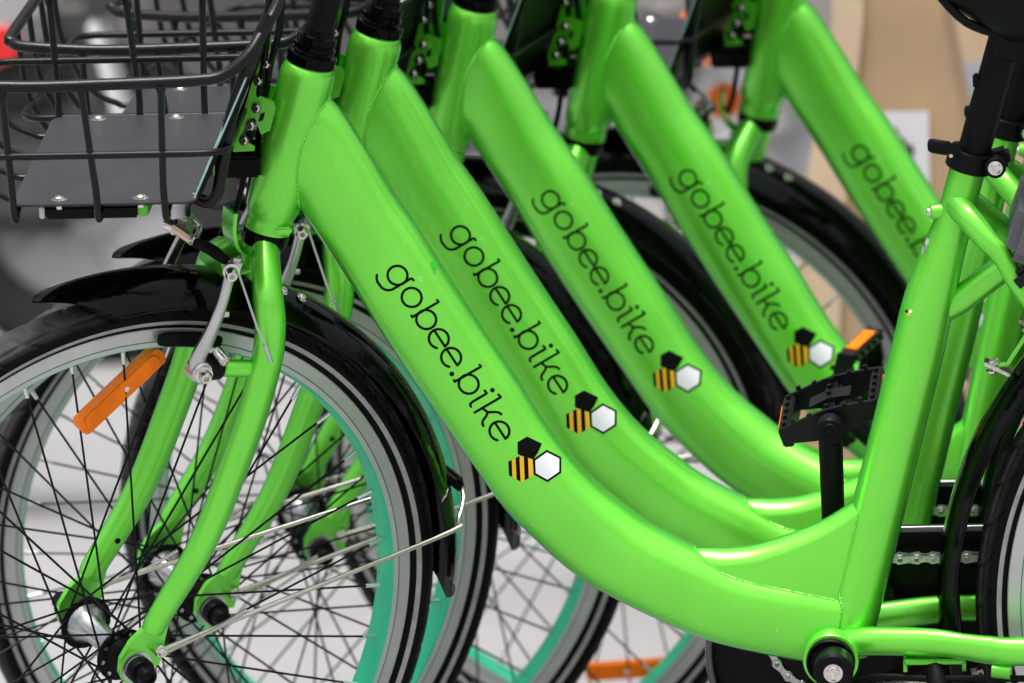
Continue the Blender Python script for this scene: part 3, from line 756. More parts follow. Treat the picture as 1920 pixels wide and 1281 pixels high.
        nt_ = MB(); nt_.lathe([(0.0001, 0), (0.0128, 0), (0.0128, .0016), (0.0100, .0018), (0.0100, .0030)], 24, 1, Matrix.Translation((HUBF.x, s * .0515, HUBF.z)) @ Matrix.Rotation(-s * pi / 2 + (0 if s > 0 else 0), 4, 'X'))
        nt_.lathe([(0.0092, .002), (0.0104, .003), (0.0104, .010), (0.0098, .0112), (0.0072, .0115), (0.0070, .0200), (0.0062, .0210), (0.0040, .0210), (0.0036, .0190), (0.0001, .0190)], 24, 0, Matrix.Translation((HUBF.x, s * .0515, HUBF.z)) @ Matrix.Rotation(-s * pi / 2, 4, 'X'))
        nt_.build('axle_nut', ['black_plastic', 'alloy'], fork)
        bs_ = MB(); bs_.cyl((-0.4450, s * .0470, .5180), (-0.4745, s * .0420, .5240), .0068, 14, 0); bs_.build('brake_boss', 'green', fork)
    lb = MB(); pts = catmull([(-0.4447, 0, .6300), (-0.4462, 0, .6150), (-0.4440, 0, .6030), (-0.4380, 0, .5945), (-0.4280, 0, .5900)], 4)
    vs = []; 
    for p in pts: vs += [p + Vector((0, -.0085, 0)), p + Vector((0, .0085, 0)), p + Vector((.0030, -.0085, -.0006)), p + Vector((.0030, .0085, -.0006))]
    fs = []
    for i in range(len(pts) - 1):
        a = i * 4; fs += [(a, a + 1, a + 5, a + 4), (a + 2, a + 6, a + 7, a + 3), (a, a + 4, a + 6, a + 2), (a + 1, a + 3, a + 7, a + 5)]
    fs += [(0, 2, 3, 1), (len(vs) - 4, len(vs) - 3, len(vs) - 1, len(vs) - 2)]
    lb.add(vs, fs, 0, True); lb.build('crown_bracket', 'green', fork)
    # half-round green tongue that carries the mudguard
    fb = MB(); vs = []; 
    for k in range(13):
        a = radians(20 + 140 * k / 12); vs += [(-0.4560 - .004, .022 * cos(a), .5760 + .026 * sin(a)), (-0.4520 - .004, .022 * cos(a), .5760 + .026 * sin(a))]
    vs2 = [(x, y, z) for x, y, z in vs]
    fs = [(2 * i, 2 * i + 1, 2 * i + 3, 2 * i + 2) for i in range(12)] + [tuple(range(0, 26, 2)), tuple(reversed(range(1, 26, 2)))]
    fb.add(vs2, fs, 0, False); fb.tube([Vector(vs[i]) + Vector((.002, 0, 0)) for i in range(0, 26, 2)], .0016, 6, 0)
    fb.box((-0.445, 0, .580), (.030, .018, .004), 0, None, .001); fb.build('mudguard_bracket', 'green', fork)
    # ------------------------------------------------------------ front wheel, mudguard with stay
    fw = wheel('front_wheel', root, 0.029, Matrix.Translation(HUBF), radians(0), False)
    fm = fender_mesh(0.3035, 0.0210, 0.0290, -9, 100, taper0=7, taper1=11, hub=HUBF)
    ff = fm.build('front_fender', 'fender', root, 60)
    sy = MB(); A = Vector((-0.5400, -.0560, .3090)); Bp = HUBF + Vector((0.2790, -.0400, .0340)); C0 = HUBF + Vector((0.2885, -.0360, .0400))
    path = [A, A.lerp(Bp, .5), Bp, C0, HUBF + Vector((.3020, -.0210, .0500)), HUBF + Vector((.3065, 0, .0540)), HUBF + Vector((.3020, .0210, .0500)), Vector((C0.x, -C0.y, C0.z)), Vector((Bp.x, -Bp.y, Bp.z)), Vector((A.x, -A.y, A.z)).lerp(Vector((Bp.x, -Bp.y, Bp.z)), .5), Vector((A.x, -A.y, A.z))]
    sy.tube(catmull(path, 5), .0019, 10, 0)
    for s in (-1, 1): sy.tube([Vector((A.x + .006, s * .0575, A.z - .002)), Vector((A.x + .050, s * .0550, A.z + .0050)), Vector((A.x + .075, s * .0545, A.z + .0135))], .0015, 8, 0)
    sy.build('fender_stay', 'steel', ff)
    for an_ in (60.0, 56.5):
        fbt = MB(); d_ = Vector((cos(radians(an_)), -.55, sin(radians(an_)))); fbt.bolt(HUBF + Vector((.3015 * cos(radians(an_)), -.0140, .3015 * sin(radians(an_)))), d_, .0030, .0026, 0); fbt.build('fender_bolt', 'bolt', ff)
    for s in (-1, 1):
        eb = MB(); eb.cyl((A.x, s * .050, A.z), (A.x, s * .0590, A.z), .0052, 18, 0); eb.bolt((A.x, s * .0590, A.z), (0, s, 0), .0036, .0030, 0); eb.build('stay_bolt', 'bolt', ff)
    tc_ = MB(); tc_.box(HUBF + Vector((.3040, 0, .0560)), (.0060, .030, .016), 0, Matrix.Rotation(-radians(12), 3, 'Y'), .003); tc_.build('stay_clip', 'black_rubber', ff)
    # ------------------------------------------------------------ linear-pull brake
    bk = MB(); 
    piv = lambda s: Vector((-0.4939, s * .0400, .5262)); top = lambda s: Vector((-0.4640, s * .0370, .6030))
    for s in (-1,):
        pass
    bkr = empty('front_brake', root)
    for s in (-1, 1):
        am = MB(); p, t = piv(s), top(s)
        P = catmull([p + Vector((0, 0, -.004)), p + Vector((-.001, s * .001, .010)), p.lerp(t, .35) + Vector((-.0016, s * .002, 0)), p.lerp(t, .65) + Vector((.0006, s * .0025, 0)), t + Vector((0, 0, -.004))], 5)
        rr = [(.0075, .0045), (.0070, .0042), (.0058, .0036), (.0046, .0032), (.0040, .0032)]
        am.tube(P, list(zip(lerp_list([a for a, b in rr], 5), lerp_list([b for a, b in rr], 5))), 16, 0, sq=.8)
        am.cyl(p + Vector((0, s * -.0075, 0)), p + Vector((0, s * .0075, 0)), .0088, 22, 0, bev=.0012); am.box(t + Vector((.003, 0, 0)), (.012, .007, .013), 0, Matrix.Rotation(radians(25), 3, 'Y'), .0028)
        am.cyl(p.lerp(t, .5) + Vector((.004, 0, .002)), p.lerp(t, .5) + Vector((.0115, 0, .001)), .0024, 10, 0)
        am.build('brake_arm', 'alloy', bkr)
        bt = MB(); bt.bolt(p + Vector((-.0, s * .0075, 0)), (-.25, s, 0), .0052, .0085, 0); bt.build('pivot_bolt', 'bolt', bkr); bt = MB(); bt.bolt(t + Vector((-.002, s * .0045, .000)), (-.45, s, 0), .0050, .0115, 0)
        bt.build('cable_bolt', 'bolt', bkr); bt = MB(); bt.cyl(p + Vector((.014, s * .0010, .0135)), p + Vector((.016, s * .0125, .0085)), .0046, 14, 0); bt.cyl(p + Vector((.003, s * -.006, .0145)), p + Vector((.013, s * .0005, .0135)), .0034, 10, 0)
        bt.bolt(p + Vector((.016, s * .0125, .0085)), (.2, s, -.3), .0030, .0018, 0); bt.build('pad_bolt', 'bolt', bkr)
        sp_ = MB(); sp_.cyl(p + Vector((.0050, s * -.003, 0)), p + Vector((.0185, s * -.003, -.0015)), .0108, 22, 0, bev=.001); sp_.build('spring_housing', 'black_plastic', bkr)
        pd_ = MB(); ang = atan2(p.z - HUBF.z + .014, p.x - HUBF.x + .005); pts = []
        for k in range(9):
            a = ang + radians(-6.0 + 12 * k / 8); pts.append(HUBF + Vector((.2530 * cos(a), s * .0175, .2530 * sin(a))))
        pd_.tube(pts, [(.0042, .0030)] + [(.0056, .0040)] * 7 + [(.0042, .0030)], 14, 0, up=Vector((0, 1, 0)), sq=.7); pd_.build('brake_pad', 'black_rubber', bkr)
    nd = MB(); tN, tF = top(-1), top(1)
    nd.tube(catmull([tF + Vector((-.006, 0, .0020)), tF + Vector((-.0060, -.012, .0030)), tF + Vector((-.0060, -.0260, .0035))], 4), [(.0042, .0030)] * 9, 12, 0, sq=.7); nd.build('noodle_holder', 'brass', bkr)
    bt_ = MB(); bt_.tube(catmull([tF + Vector((-.006, -.0300, .0030)), tN.lerp(tF, .38) + Vector((-.003, 0, .0045)), tN + Vector((-.001, .003, .004))], 5), [.0016] + [.0040] * 3 + [.0046] * 4 + [.0040] * 2 + [.0030], 14, 0); bt_.build('rubber_boot', 'black_rubber', bkr)
    nl = MB(); nl.tube(catmull([tF + Vector((-.006, -.0230, .0035)), tF + Vector((-.0065, -.0300, .0060)), Vector((-0.4590, .0200, .6100)), Vector((-0.4640, .0230, .6190)), Vector((-0.4695, .0185, .6260))], 5), .0023, 10, 0); nl.build('cable_noodle', 'alloy', bkr)
    cb = MB(); cb.tube(catmull([(-0.4695, .0185, .6250), (-0.4745, .0080, .6380), (-0.4770, -.0060, .6520), (-0.4630, -.0099, .6803), (-0.4480, -.0219, .7298), (-0.4310, -.0244, .7744), (-0.4158, -.0275, .8149), (-0.38, -.05, .88), axp(.93) + Vector((-.01, -.08, .03))], 6), .0023, 10, 0); cb.build('brake_cable', 'black_plastic', bkr)
    ct = MB(); ct.tube([tN + Vector((.003, -.0050, .0000)), Vector((-0.4560, -.0620, .5620)), Vector((-0.4504, -.0640, .5472))], .0009, 6, 0); ct.cyl((-0.4504, -.0640, .5472), (-0.4455, -.0640, .5310), .0018, 8, 0); ct.build('cable_end', 'alloy', bkr)
    # ------------------------------------------------------------ cables round the head tube
    hc = MB(); hc.tube(catmull([axp(.80) + Vector((-.03, -.03, .12)), axp(.78) + Vector((-.037, -.030, .03)), axp(.75) + Vector((-.036, -.0250, -.005)), axp(.70) + Vector((-.034, -.012, -.01)), axp(.64) + Vector((-.030, -.004, -.01)), axp(.60) + Vector((-.034, .01, .0))], 6), .0024, 8, 0)
    hc.tube(catmull([axp(.80) + Vector((-.02, -.045, .16)), axp(.77) + Vector((-.026, -.036, .02)), axp(.74) + Vector((-.030, -.020, -.004)), axp(.69) + Vector((-.026, .010, 0)), axp(.62) + Vector((-.02, .02, 0))], 6), .0026, 8, 0)
    hc.build('brake_cable', 'black_plastic', root)
    # ------------------------------------------------------------ basket
    bsk = empty('basket', root)
    bsk.location = (0, 0, 0)
    plm = MB()
    def rrect(x0, x1, y0, y1, r, n=6):
        out = []
        for cx, cy, a0 in ((x1 - r, y1 - r, 0), (x0 + r, y1 - r, 90), (x0 + r, y0 + r, 180), (x1 - r, y0 + r, 270)):
            for k in range(n + 1): out.append((cx + r * cos(radians(a0 + 90 * k / n)), cy + r * sin(radians(a0 + 90 * k / n))))
        return out
    rp = rrect(-0.5860, -0.4490, -.1220, .1220, .012); zt = 0.6630
    plm.add([(x, y, zt - .0016) for x, y in rp] + [(x, y, zt) for x, y in rp], [tuple(reversed(range(len(rp)))), tuple(range(len(rp), 2 * len(rp)))] + [(i, (i + 1) % len(rp), (i + 1) % len(rp) + len(rp), i + len(rp)) for i in range(len(rp))], 0, False)
    plm.build('floor_plate', 'plate', bsk)
    ph = MB(); ph.bolt((0, 0, 0), (0, 0, 1), .0038, .0030, 0); ph.lathe([(0.0062, 0), (0.0062, .0007), (0.003, .0008)], 16, 0); ph.cyl((0, 0, -.0016), (0, 0, -.0070), .0026, 8, 0); phm = ph.mesh('plate_bolt', 'bolt')
    for bx, by in ((-.5520, -.110), (-.4915, -.110), (-.5500, .111), (-.4905, .111)):
        link_mesh('plate_bolt', phm, bsk, Matrix.Translation((bx, by, zt)))
    # heavy top ring; its rear side rises towards the handlebar
    ring = [(-0.6440, 0, .7640), (-0.6440, -.1130, .7640), (-0.6405, -.1270, .7620), (-0.6280, -.1335, .7600), (-0.5700, -.1350, .7565), (-0.4956, -.1345, .7572), (-0.4450, -.1340, .7585), (-0.4236, -.1320, .7610), (-0.4060, -.1250, .7730), (-0.3960, -.1120, .7860), (-0.3880, -.0950, .7980), (-0.3840, -.07, .8060), (-0.3830, 0, .8090)]
    rg = ring + [(x, -y, z) for x, y, z in reversed(ring[1:-1])]
    n = len(rg); P = [Vector(p) for p in rg]; cl_ = []
    for i in range(n):
        p0, p1, p2, p3 = P[(i - 1) % n], P[i], P[(i + 1) % n], P[(i + 2) % n]
        for k in range(4):
            t = k / 4; cl_.append(0.5 * ((2 * p1) + (-p0 + p2) * t + (2 * p0 - 5 * p1 + 4 * p2 - p3) * t * t + (-p0 + 3 * p1 - 3 * p2 + p3) * t ** 3))
    MB().tube(cl_, .0045, 14, 0, closed=True, up=Vector((0, 0, 1))).build('top_ring', 'black_wire', bsk)
    def loop(xf, xr, hy, z, r, nm):
        pts = [Vector((x, y, z + (0))) for x, y in rrect(xf, xr, -hy, hy, .017, 6)]
        MB().tube(pts, r, 10, 0, closed=True, up=Vector((0, 0, 1))).build(nm, 'black_wire', bsk)
    loop(-0.6360, -0.4230, .1345, .7035, .0028, 'wire_ring')
    # side wires run down, under the floor and up again; two more run fore and aft
    for xt, xb in ((-0.5860, -0.5830), (-0.5281, -0.5210), (-0.4688, -0.4712)):
        half = [(xt, -.1340, .7560), (xt * .7 + xb * .3, -.1345, .7350), (xt * .3 + xb * .7, -.1340, .7000), (xb, -.1330, .6760), (xb, -.1310, .6620), (xb, -.1270, .6530), (xb, -.1180, .6520), (xb, -.1080, .6570)]
        pts = catmull(half + [(xb, 0, .6570)] + [(x, -y, z) for x, y, z in reversed(half)], 4)
        MB().tube(pts, .0027, 10, 0, up=Vector((1, 0, 0))).build('wire', 'black_wire', bsk)
    for y in (-.085, -.028, .028, .085):
        half = [(-0.6440, y, .7630), (-0.6380, y, .7100), (-0.6180, y, .6720), (-0.5980, y, .6600), (-0.5850, y, .6572), (-0.52, y, .6570), (-0.4530, y, .6570)]
        MB().tube(catmull(half, 4), .0025, 10, 0, up=Vector((0, 1, 0))).build('wire', 'black_wire', bsk)
    # welded fillets where the side wires meet the ring
    for xt in (-0.5860, -0.5281, -0.4688):
        for s in (-1, 1):
            fl = MB(); fl.tube([(xt, s * .1340, .7560), (xt, s * .1340, .7510), (xt, s * .1340, .7470)], [.0062, .0036, .0027], 12, 0); fl.build('ring_fillet', 'black_wire', bsk)
    # rear panel (dark board with a pale glassy edge) and its tubular hoop
    pn = MB(); pd = Vector((0.0401, 0, 0.0845)).normalized(); pnn = Vector((pd.z, 0, -pd.x)); p0 = Vector((-0.4501, 0, .6680)); p1 = p0 + pd * .098
    def slab(mb, a, b, th, hy, mi): 
        vs = []
        for p in (a, b):
            for o in (0, th):
                for s in (-1, 1): vs.append(p + pnn * o + Vector((0, s * hy, 0)))
        mb.add(vs, [(0, 2, 3, 1), (4, 5, 7, 6), (0, 1, 5, 4), (2, 6, 7, 3), (0, 4, 6, 2), (1, 3, 7, 5)], mi, False)
    slab(pn, p0, p1, .0013, .1285, 1); slab(pn, p0 + pd * .001 + pnn * .0013, p1 - pd * .001 + pnn * .0013, .0034, .1275, 0)
    pn.build('rear_panel', ['black_plastic', 'teal_edge'], bsk)
    hp = MB(); 
    pth = [(-0.4540, -.098, .6600), (-0.4420, -.1040, .6575), (-0.4345, -.110, .6660), (-0.4297, -.1150, .6860), (-0.4197, -.1170, .7288), (-0.4040, -.1150, .7700), (-0.3900, -.1080, .8000)]
    for s in (-1, 1):
        hp = MB(); hp.tube(catmull([(x, s * y, z) for x, y, z in pth], 5), .0048, 12, 0); hp.build('rear_hoop', 'black_wire', bsk)
    ub = MB(); ub.box((-0.5300, -.084, .6500), (.070, .032, .0100), 0, None, .002); ub.build('light_bar', 'black_plastic', bsk)
    ue = MB(); ue.box((-0.5670, -.084, .6500), (.004, .030, .0095), 0, None, .001); ue.build('light_bar_cap', 'rim_silver', bsk)
    ug = MB(); ug.box((-0.4920, -.084, .6505), (.008, .030, .0090), 0, None, .001); ug.build('light_bar_mount', 'green_flat', bsk)
    # ------------------------------------------------------------ basket bracket on the head tube
    bkt = MB()
    o1 = [(-0.4060, .7470), (-0.4150, .7240), (-0.4172, .7130), (-0.4060, .7090), (-0.4005, .7065), (-0.4000, .7030), (-0.4060, .6860), (-0.4090, .6850), (-0.4120, .6960), (-0.4200, .6990), (-0.4262, .6840), (-0.4300, .6740), (-0.4290, .6700), (-0.4160, .6730), (-0.4150, .6700), (-0.4290, .6660), (-0.4325, .6745), (-0.4270, .6900), (-0.4210, .7060), (-0.4185, .7190), (-0.4100, .7440)]
    o1 = [(-0.4060, .7480), (-0.4040, .7470), (-0.4080, .7300), (-0.4110, .7150), (-0.4000, .7100), (-0.3990, .7050), (-0.4040, .6880), (-0.4110, .6850), (-0.4150, .6980), (-0.4210, .6960), (-0.4260, .6820), (-0.4160, .6760), (-0.4165, .6725), (-0.4300, .6720), (-0.4325, .6790), (-0.4270, .6930), (-0.4200, .7120), (-0.4165, .7230)]
    for y in (-.0200, .0180): bkt.prism(o1, y, y + .0024, 0)
    bkt.box((-0.4110, 0, .7010), (.018, .036, .0022), 0, Matrix.Rotation(radians(18), 3, 'Y')); bkt.box((-0.4225, 0, .6950), (.0024, .038, .050), 0, Matrix.Rotation(radians(22), 3, 'Y'))
    bko = bkt.build('basket_bracket', 'green_flat', root)
    hm = MB(); hm.prism([(-0.4105, .7010), (-0.4070, .7020), (-0.4090, .6960), (-0.4125, .6950)], -.0206, -.0199, 0); hm.prism([(-0.4190, .6880), (-0.4215, .6885), (-0.4230, .6830), (-0.4205, .6820)], -.0206, -.0199, 0); hm.build('bracket_slot', 'black_rubber', bko)
    for (bx, bz, bd) in ((-0.4040, .7400, (-.3, -1, .2)), (-0.4105, .7270, (-.3, -1, .3)), (-0.4180, .6930, (-.2, -1, .1)), (-0.4235, .6815, (-.2, -1, .2)), (-0.4130, .7060, (-.2, -1, .2))):
        b4 = MB(); b4.cyl((bx, -.0180, bz), (bx, -.0235, bz), .0033, 8, 0); b4.bolt((bx, -.0228, bz), bd, .0031, .0038, 0, hexh=True); b4.build('bracket_bolt', 'bolt', bko)
    bx_ = MB(); bx_.box((-0.4300, .004, .6600), (.034, .050, .0165), 0, None, .002); bx_.build('lamp_mount', 'gloss_black', bko)
    # ------------------------------------------------------------ cranks, pedals, chain, chain case
    def crank_arm(s, ang):
        """s = -1 near (left) side, +1 far side; ang from straight up, positive forward"""
        d = Vector((-sin(ang), 0, cos(ang))); y0 = s * (.0600 if s > 0 else .0525)
        mb = MB(); c = Vector((0.003 if s < 0 else 0, y0, BBZ)); e = c + d * .152
        mb.tube([c + d * .0, c + d * .02, c + d * .08, e - d * .008, e], [(.0105, .0070), (.0098, .0070), (.0088, .0062), (.0092, .0058), (.0098, .0056)], 20, 0, up=Vector((0, 1, 0)), sq=.75)
        mb.cyl(c + Vector((0, -.0115 if s < 0 else -.0105, 0)), c + Vector((0, .0095, 0)), .0150, 28, 0, bev=.002); mb.cyl(e + Vector((0, -.0075, 0)), e + Vector((0, .0075, 0)), .0112, 24, 0, bev=.0015)
        mb.lathe([(.0064, 0), (.0072, .0006), (.0066, .0012), (.0048, .0012), (.0044, .0002), (.0028, .0002), (.0026, .0010), (.0001, .0010)], 20, 0, Matrix.Translation(e + Vector((0, -.0076, 0))) @ RX)
        o = mb.build('crank', 'black_plastic', root)
        if s < 0:
            b5 = MB(); b5.bolt(c + Vector((0, -.0113, 0)), (0, -1, 0), .0056, .0030, 0); b5.build('crank_bolt', 'bolt', o)
        return o, e
    cr, eR = crank_arm(1, radians(0)); crl, eL = crank_arm(-1, radians(176))
    def pedal_at(parent_root, e, s, tilt):
        """platform pedal about the end of the crank; built at the origin and turned"""
        pm = MB(); L2, W2, H2 = .0385, .0460, .0085
        for y in (.004, .088):      # two fore-and-aft plates
            nz = 1.0 if y != .046 else 1.0
            poly = [(-L2, -H2 * .5), (-L2 * .98, H2 * .9), (-L2 * .4, H2 * 1.25), (0, H2 * 1.4), (L2 * .4, H2 * 1.25), (L2 * .98, H2 * .9), (L2, -H2 * .5), (L2 * .4, -H2 * 1.1), (-L2 * .4, -H2 * 1.1)]
            pm.prism(poly, y - .0022, y + .0022, 0)
        for x in (-L2 + .003, L2 - .003): pm.box((x, .046, 0), (.0095, .088, H2 * 1.75), 0, None, .0012)
        pm.box((0, .046, 0), (.0150, .084, H2 * 1.8), 0, None, .003); pm.prism([(-.006, H2 * .5), (-.0165, H2 * 1.02), (0, H2 * 1.30), (.0165, H2 * 1.02), (.006, H2 * .5)], .034, .058, 0)
        pass
        pm.cyl((0, -.010, 0), (0, .006, 0), .0052, 14, 0)
        for x in (-L2 + .003, 0, L2 - .003):
            for k in range(5): pm.box((x, .012 + .017 * k, H2 * (1.0 if x else 1.38)), (.0034, .0042, .0030), 0); pm.box((x, .012 + .017 * k, -H2 * (1.0 if x else 1.2)), (.0034, .0042, .0030), 0)
        for x in (-.027, -.014, .014, .027): pm.box((x, .004, H2 * 1.28), (.0034, .0038, .0030), 0); pm.box((x, .088, H2 * 1.28), (.0034, .0038, .0030), 0)
        o = bpy.data.objects.new('pedal', pm.mesh('pedal', 'pedal')); COL.objects.link(o); o.parent = root
        if s < 0:
            R_ = Matrix.Rotation(pi, 4, 'Z')
        else: R_ = Matrix()
        o.matrix_basis = Matrix.Translation(e + Vector((0, s * .0120, 0))) @ Matrix.Rotation(-tilt, 4, 'Y') @ R_
        for x in (-L2 - .0024, L2 + .0024):
            rm = MB(); rm.box((x, .046, 0), (.0016, .056, .0100), 0, None, .0004); rm.build('pedal_reflector', 'orange', o)
        return o
    pR = pedal_at(root, eR, 1, radians(17)); pL = pedal_at(root, eL, -1, radians(-8))
    cc = MB()
    def case_poly(r1, r2, inset=0):
        c1 = Vector((0.002, 0.2450)); c2 = Vector((0.392, 0.300)); out = []
        for k in range(29):
            a = radians(82 + 196 * k / 28); out.append((c1.x + (r1) * cos(a), c1.y + r1 * sin(a)))
        for k in range(13):
            a = radians(-90 + 172 * k / 12); out.append((c2.x + r2 * cos(a), c2.y + r2 * sin(a)))
        return out
    outer = case_poly(.1000, .045)
    cc.prism(outer, .0640, .0665, 0)
    rim_pts = [(x, .0575, z) for x, z in outer]
    vs = [(x, .0560, z) for x, z in outer] + [(x, .0680, z) for x, z in outer]; n = len(outer)
    cc.add(vs, [(i, (i + 1) % n, (i + 1) % n + n, i + n) for i in range(n)], 0, True)
    cco = cc.build('chain_case', 'black_plastic', root, 40)
    ce = MB(); ce.tube([Vector((x, .0565, z)) for x, z in outer], .0030, 10, 0, closed=True, up=Vector((0, 1, 0))); ce.build('case_edge', 'edge_gloss', cco)
    cring = MB(); tp = []
    for k in range(96):
        a = 2 * pi * k / 96; r = .0510 + (.0028 if k % 4 in (1, 2) else 0); tp.append((r * cos(a), r * sin(a) + BBZ))
    cring.prism(tp, .0440, .0468, 0); cring.build('chainring', 'matte_black', root)
    # roller chain: every link an own piece; 12.7 mm pitch round chainring and sprocket
    lkm = []
    for w in (0, 1):
        mb = MB(); yo = .0032 if w == 0 else .0046
        pl = []
        for k in range(11): a = radians(110 + 140 * k / 10); pl.append((-.00635 + (.0037 * cos(a)), .0037 * sin(a)))
        pl += [(0, -.0022)]
        for k in range(11): a = radians(-70 + 140 * k / 10); pl.append((.00635 + (.0037 * cos(a)), .0037 * sin(a)))
        pl += [(0, .0022)]
        for s in (-1, 1): mb.prism(pl, s * yo - .0005, s * yo + .0005, 0)
        for x in (-.00635, .00635): mb.cyl((x, -.0056, 0), (x, .0056, 0), .0019, 8, 0); mb.cyl((x, -.0028, 0), (x, .0028, 0), .0038, 10, 0)
        lkm.append(mb.mesh('chain_link', 'chain'))
    c1 = Vector((0, BBZ)); r1 = .0535; c2 = Vector((0.392, 0.300)); r2 = .0255; dvec = c2 - c1; dist = dvec.length
    al = math.asin((r1 - r2) / dist); th0 = atan2(dvec.y, dvec.x)
    A1 = th0 + pi / 2 - al; B1 = th0 - pi / 2 + al
    segs_ = []
    path = []
    n1 = 60
    for k in range(n1 + 1): a = A1 + (B1 + 2 * pi - A1) * k / n1; path.append((c1.x + r1 * cos(a), c1.y + r1 * sin(a)))
    for k in range(n1 + 1): a = B1 + (A1 - B1) * k / n1; path.append((c2.x + r2 * cos(a), c2.y + r2 * sin(a)))
    path.append(path[0])
    D = densify([(x, 0, z) for x, z in path], .0006); tot = sum((b - a).length for a, b in zip(D[:-1], D[1:]))
    nl_ = int(round(tot / .0127)) // 2 * 2; pitch = tot / nl_; acc = 0; nxt = 0; J = []
    for a, b in zip(D[:-1], D[1:]):
        L = (b - a).length
        while nxt <= acc + L and len(J) < nl_: J.append(a.lerp(b, (nxt - acc) / max(L, 1e-9))); nxt += pitch
        acc += L
    chn = empty('chain', root)
    for i in range(len(J)):
        a, b = J[i], J[(i + 1) % len(J)]; m_ = (a + b) / 2
        link_mesh('chain_link', lkm[i % 2], chn, Matrix.Translation((m_.x, .0454, m_.z)) @ Matrix.Rotation(-atan2(b.z - a.z, b.x - a.x), 4, 'Y'))
    # ------------------------------------------------------------ rear wheel, mudguard
    rw = wheel('rear_wheel', root, 0.031, Matrix.Translation(HUBR), radians(200))
    rf = fender_mesh(0.3125, 0.0150, 0.0290, 40, 196, hub=HUBR, n=110)
    rfo = rf.build('rear_fender', 'fender', root, 60)
    fc = MB(); fc.box(HUBR + Vector((-.262, -.012, .192)), (.022, .014, .0026), 0, Matrix.Rotation(radians(28), 3, 'Y'), .0008); fc.bolt(HUBR + Vector((-.266, -.016, .191)), (0, 0, -1), .0034, .0030, 0); fc.bolt(HUBR + Vector((-.264, -.012, .196)), (-.3, -.6, 1), .0030, .0030, 0); fc.build('fender_clip', 'bolt', rfo)
    fr = MB(); fr.tube([HUBR + Vector((-.262, -.012, .1935)), HUBR + Vector((-.254, -.014, .1950)), HUBR + Vector((-.238, -.024, .222)), HUBR + Vector((-.215, -.040, .262))], .0020, 8, 0); fr.build('fender_rod', 'green', rfo)
    rc = MB(); rc.tube(catmull([(0.010, -.030, .2460), (0.0323, -.036, .2580), (0.075, -.045, .2590), (0.1124, -.052, .2615), (0.1444, -.056, .2620), (0.25, -.064, .268), (0.36, -.066, .292)], 5), .0027, 8, 0); rc.build('rear_cable', 'black_plastic', root)
    lug = MB(); lug.box((0.078, -.036, .2715), (.046, .016, .0040), 0, None, .001); lug.box((0.056, -.036, .2680), (.0028, .014, .008), 0); lug.box((0.100, -.036, .2680), (.0028, .014, .008), 0); lug.build('kickstand_plate', 'green_flat', root)
    ks = MB(); ks.tube(catmull([(0.078, -.036, .268), (0.085, -.060, .235), (0.115, -.115, .120), (0.135, -.150, .038)], 5), .0085, 14, 0); ks.box((0.137, -.155, .034), (.050, .028, .010), 0, None, .004); ks.build('kickstand', 'matte_black', root)
    return root

bike = build_bike()
# ---------------------------------------------------------------- five bikes
BIKES = [(0.0, 0.0, 0.0, 0.0, 0.63135, 85), (0.0189815, 0.32409515, -1.66848, -1.25901, radians(36.4), 262), (0.07909261, 0.5973754, -14.18751, -1.93307, 0.56084, 275), (0.17807548, 0.76895169, -16.30815, -2.78909, radians(24), 250), (0.31160059, 1.10197661, -16.357, -1.36804, radians(14), 264)]
LABELS = ['nearest lime green rental bicycle, whole bee emblem, saddle, pedal and basket floor in view',
          'second lime green bicycle from the camera, standing just behind the nearest one',
          'middle lime green bicycle of the row of five, two in front and two behind it',
          'fourth lime green bicycle, its bee emblem partly beside the upright black pedal',
          'farthest lime green bicycle, blurred, its lettering cut off by the nearest seat tube']
STEER = ('fork', 'front_wheel', 'front_fender', 'front_brake', 'stem')
def base_name(o): return o.name.split('.')[0]
def copy_tree(o, parent=None):
    if base_name(o) == 'paint_scuff': return None          # only the nearest bicycle has this mark
    kids = CH.get(o.name, [])
    c = o.copy(); COL.objects.link(c); c.parent = parent
    out = [c]
    for k in kids: copy_tree(k, c)
    return c
CH = {}
for o in list(COL.objects):
    if o.parent is not None: CH.setdefault(o.parent.name, []).append(o)
def place_bike(root, kids, b):
    x, y, w, dl, st, wang = BIKES[b]
    R3 = Matrix.Rotation(radians(w), 3, 'Z') @ Matrix.Rotation(LEAN0 + radians(dl), 3, 'X')
    loc = Vector((x, y, 0)) + R3 @ Vector((0, 0, .045)) - Vector((0, 0, ZSH))
    root.location = loc; root.rotation_euler = (LEAN0 + radians(dl), 0, radians(w))
    Ms = steer(st)
    for k in kids:
        n = base_name(k)
        if n in STEER:
            if n == 'front_wheel': k.matrix_basis = Ms @ Matrix.Translation(HUBF) @ Matrix.Rotation(-radians(wang), 4, 'Y')
            else: k.matrix_basis = Ms
        if n == 'front_wheel' and b == 4:
            for q in CH2.get(k.name, []):
                if base_name(q) == 'wheel_reflector': q.matrix_basis = q.matrix_basis @ Matrix.Rotation(radians(32), 4, 'Y')
        if n == 'rear_wheel' and b: k.matrix_basis = Matrix.Translation(HUBR) @ Matrix.Rotation(radians(37 * b), 4, 'Y')
        if b and n in ('crank', 'pedal'):
            ang = radians({1: 100, 2: 45, 3: 140, 4: 200}[b])
            T = Matrix.Translation((0, 0, BBZ)) @ Matrix.Rotation(-ang, 4, 'Y') @ Matrix.Translation((0, 0, -BBZ))
            k.matrix_basis = T @ k.matrix_basis
            if n == 'pedal' and b == 2:
                k.matrix_basis = k.matrix_basis @ Matrix.Rotation(radians(-20), 4, 'Y')
roots = [bike]
for b in range(1, 5): roots.append(copy_tree(bike))
CH2 = {}
for o in list(COL.objects):
    if o.parent is not None: CH2.setdefault(o.parent.name, []).append(o)
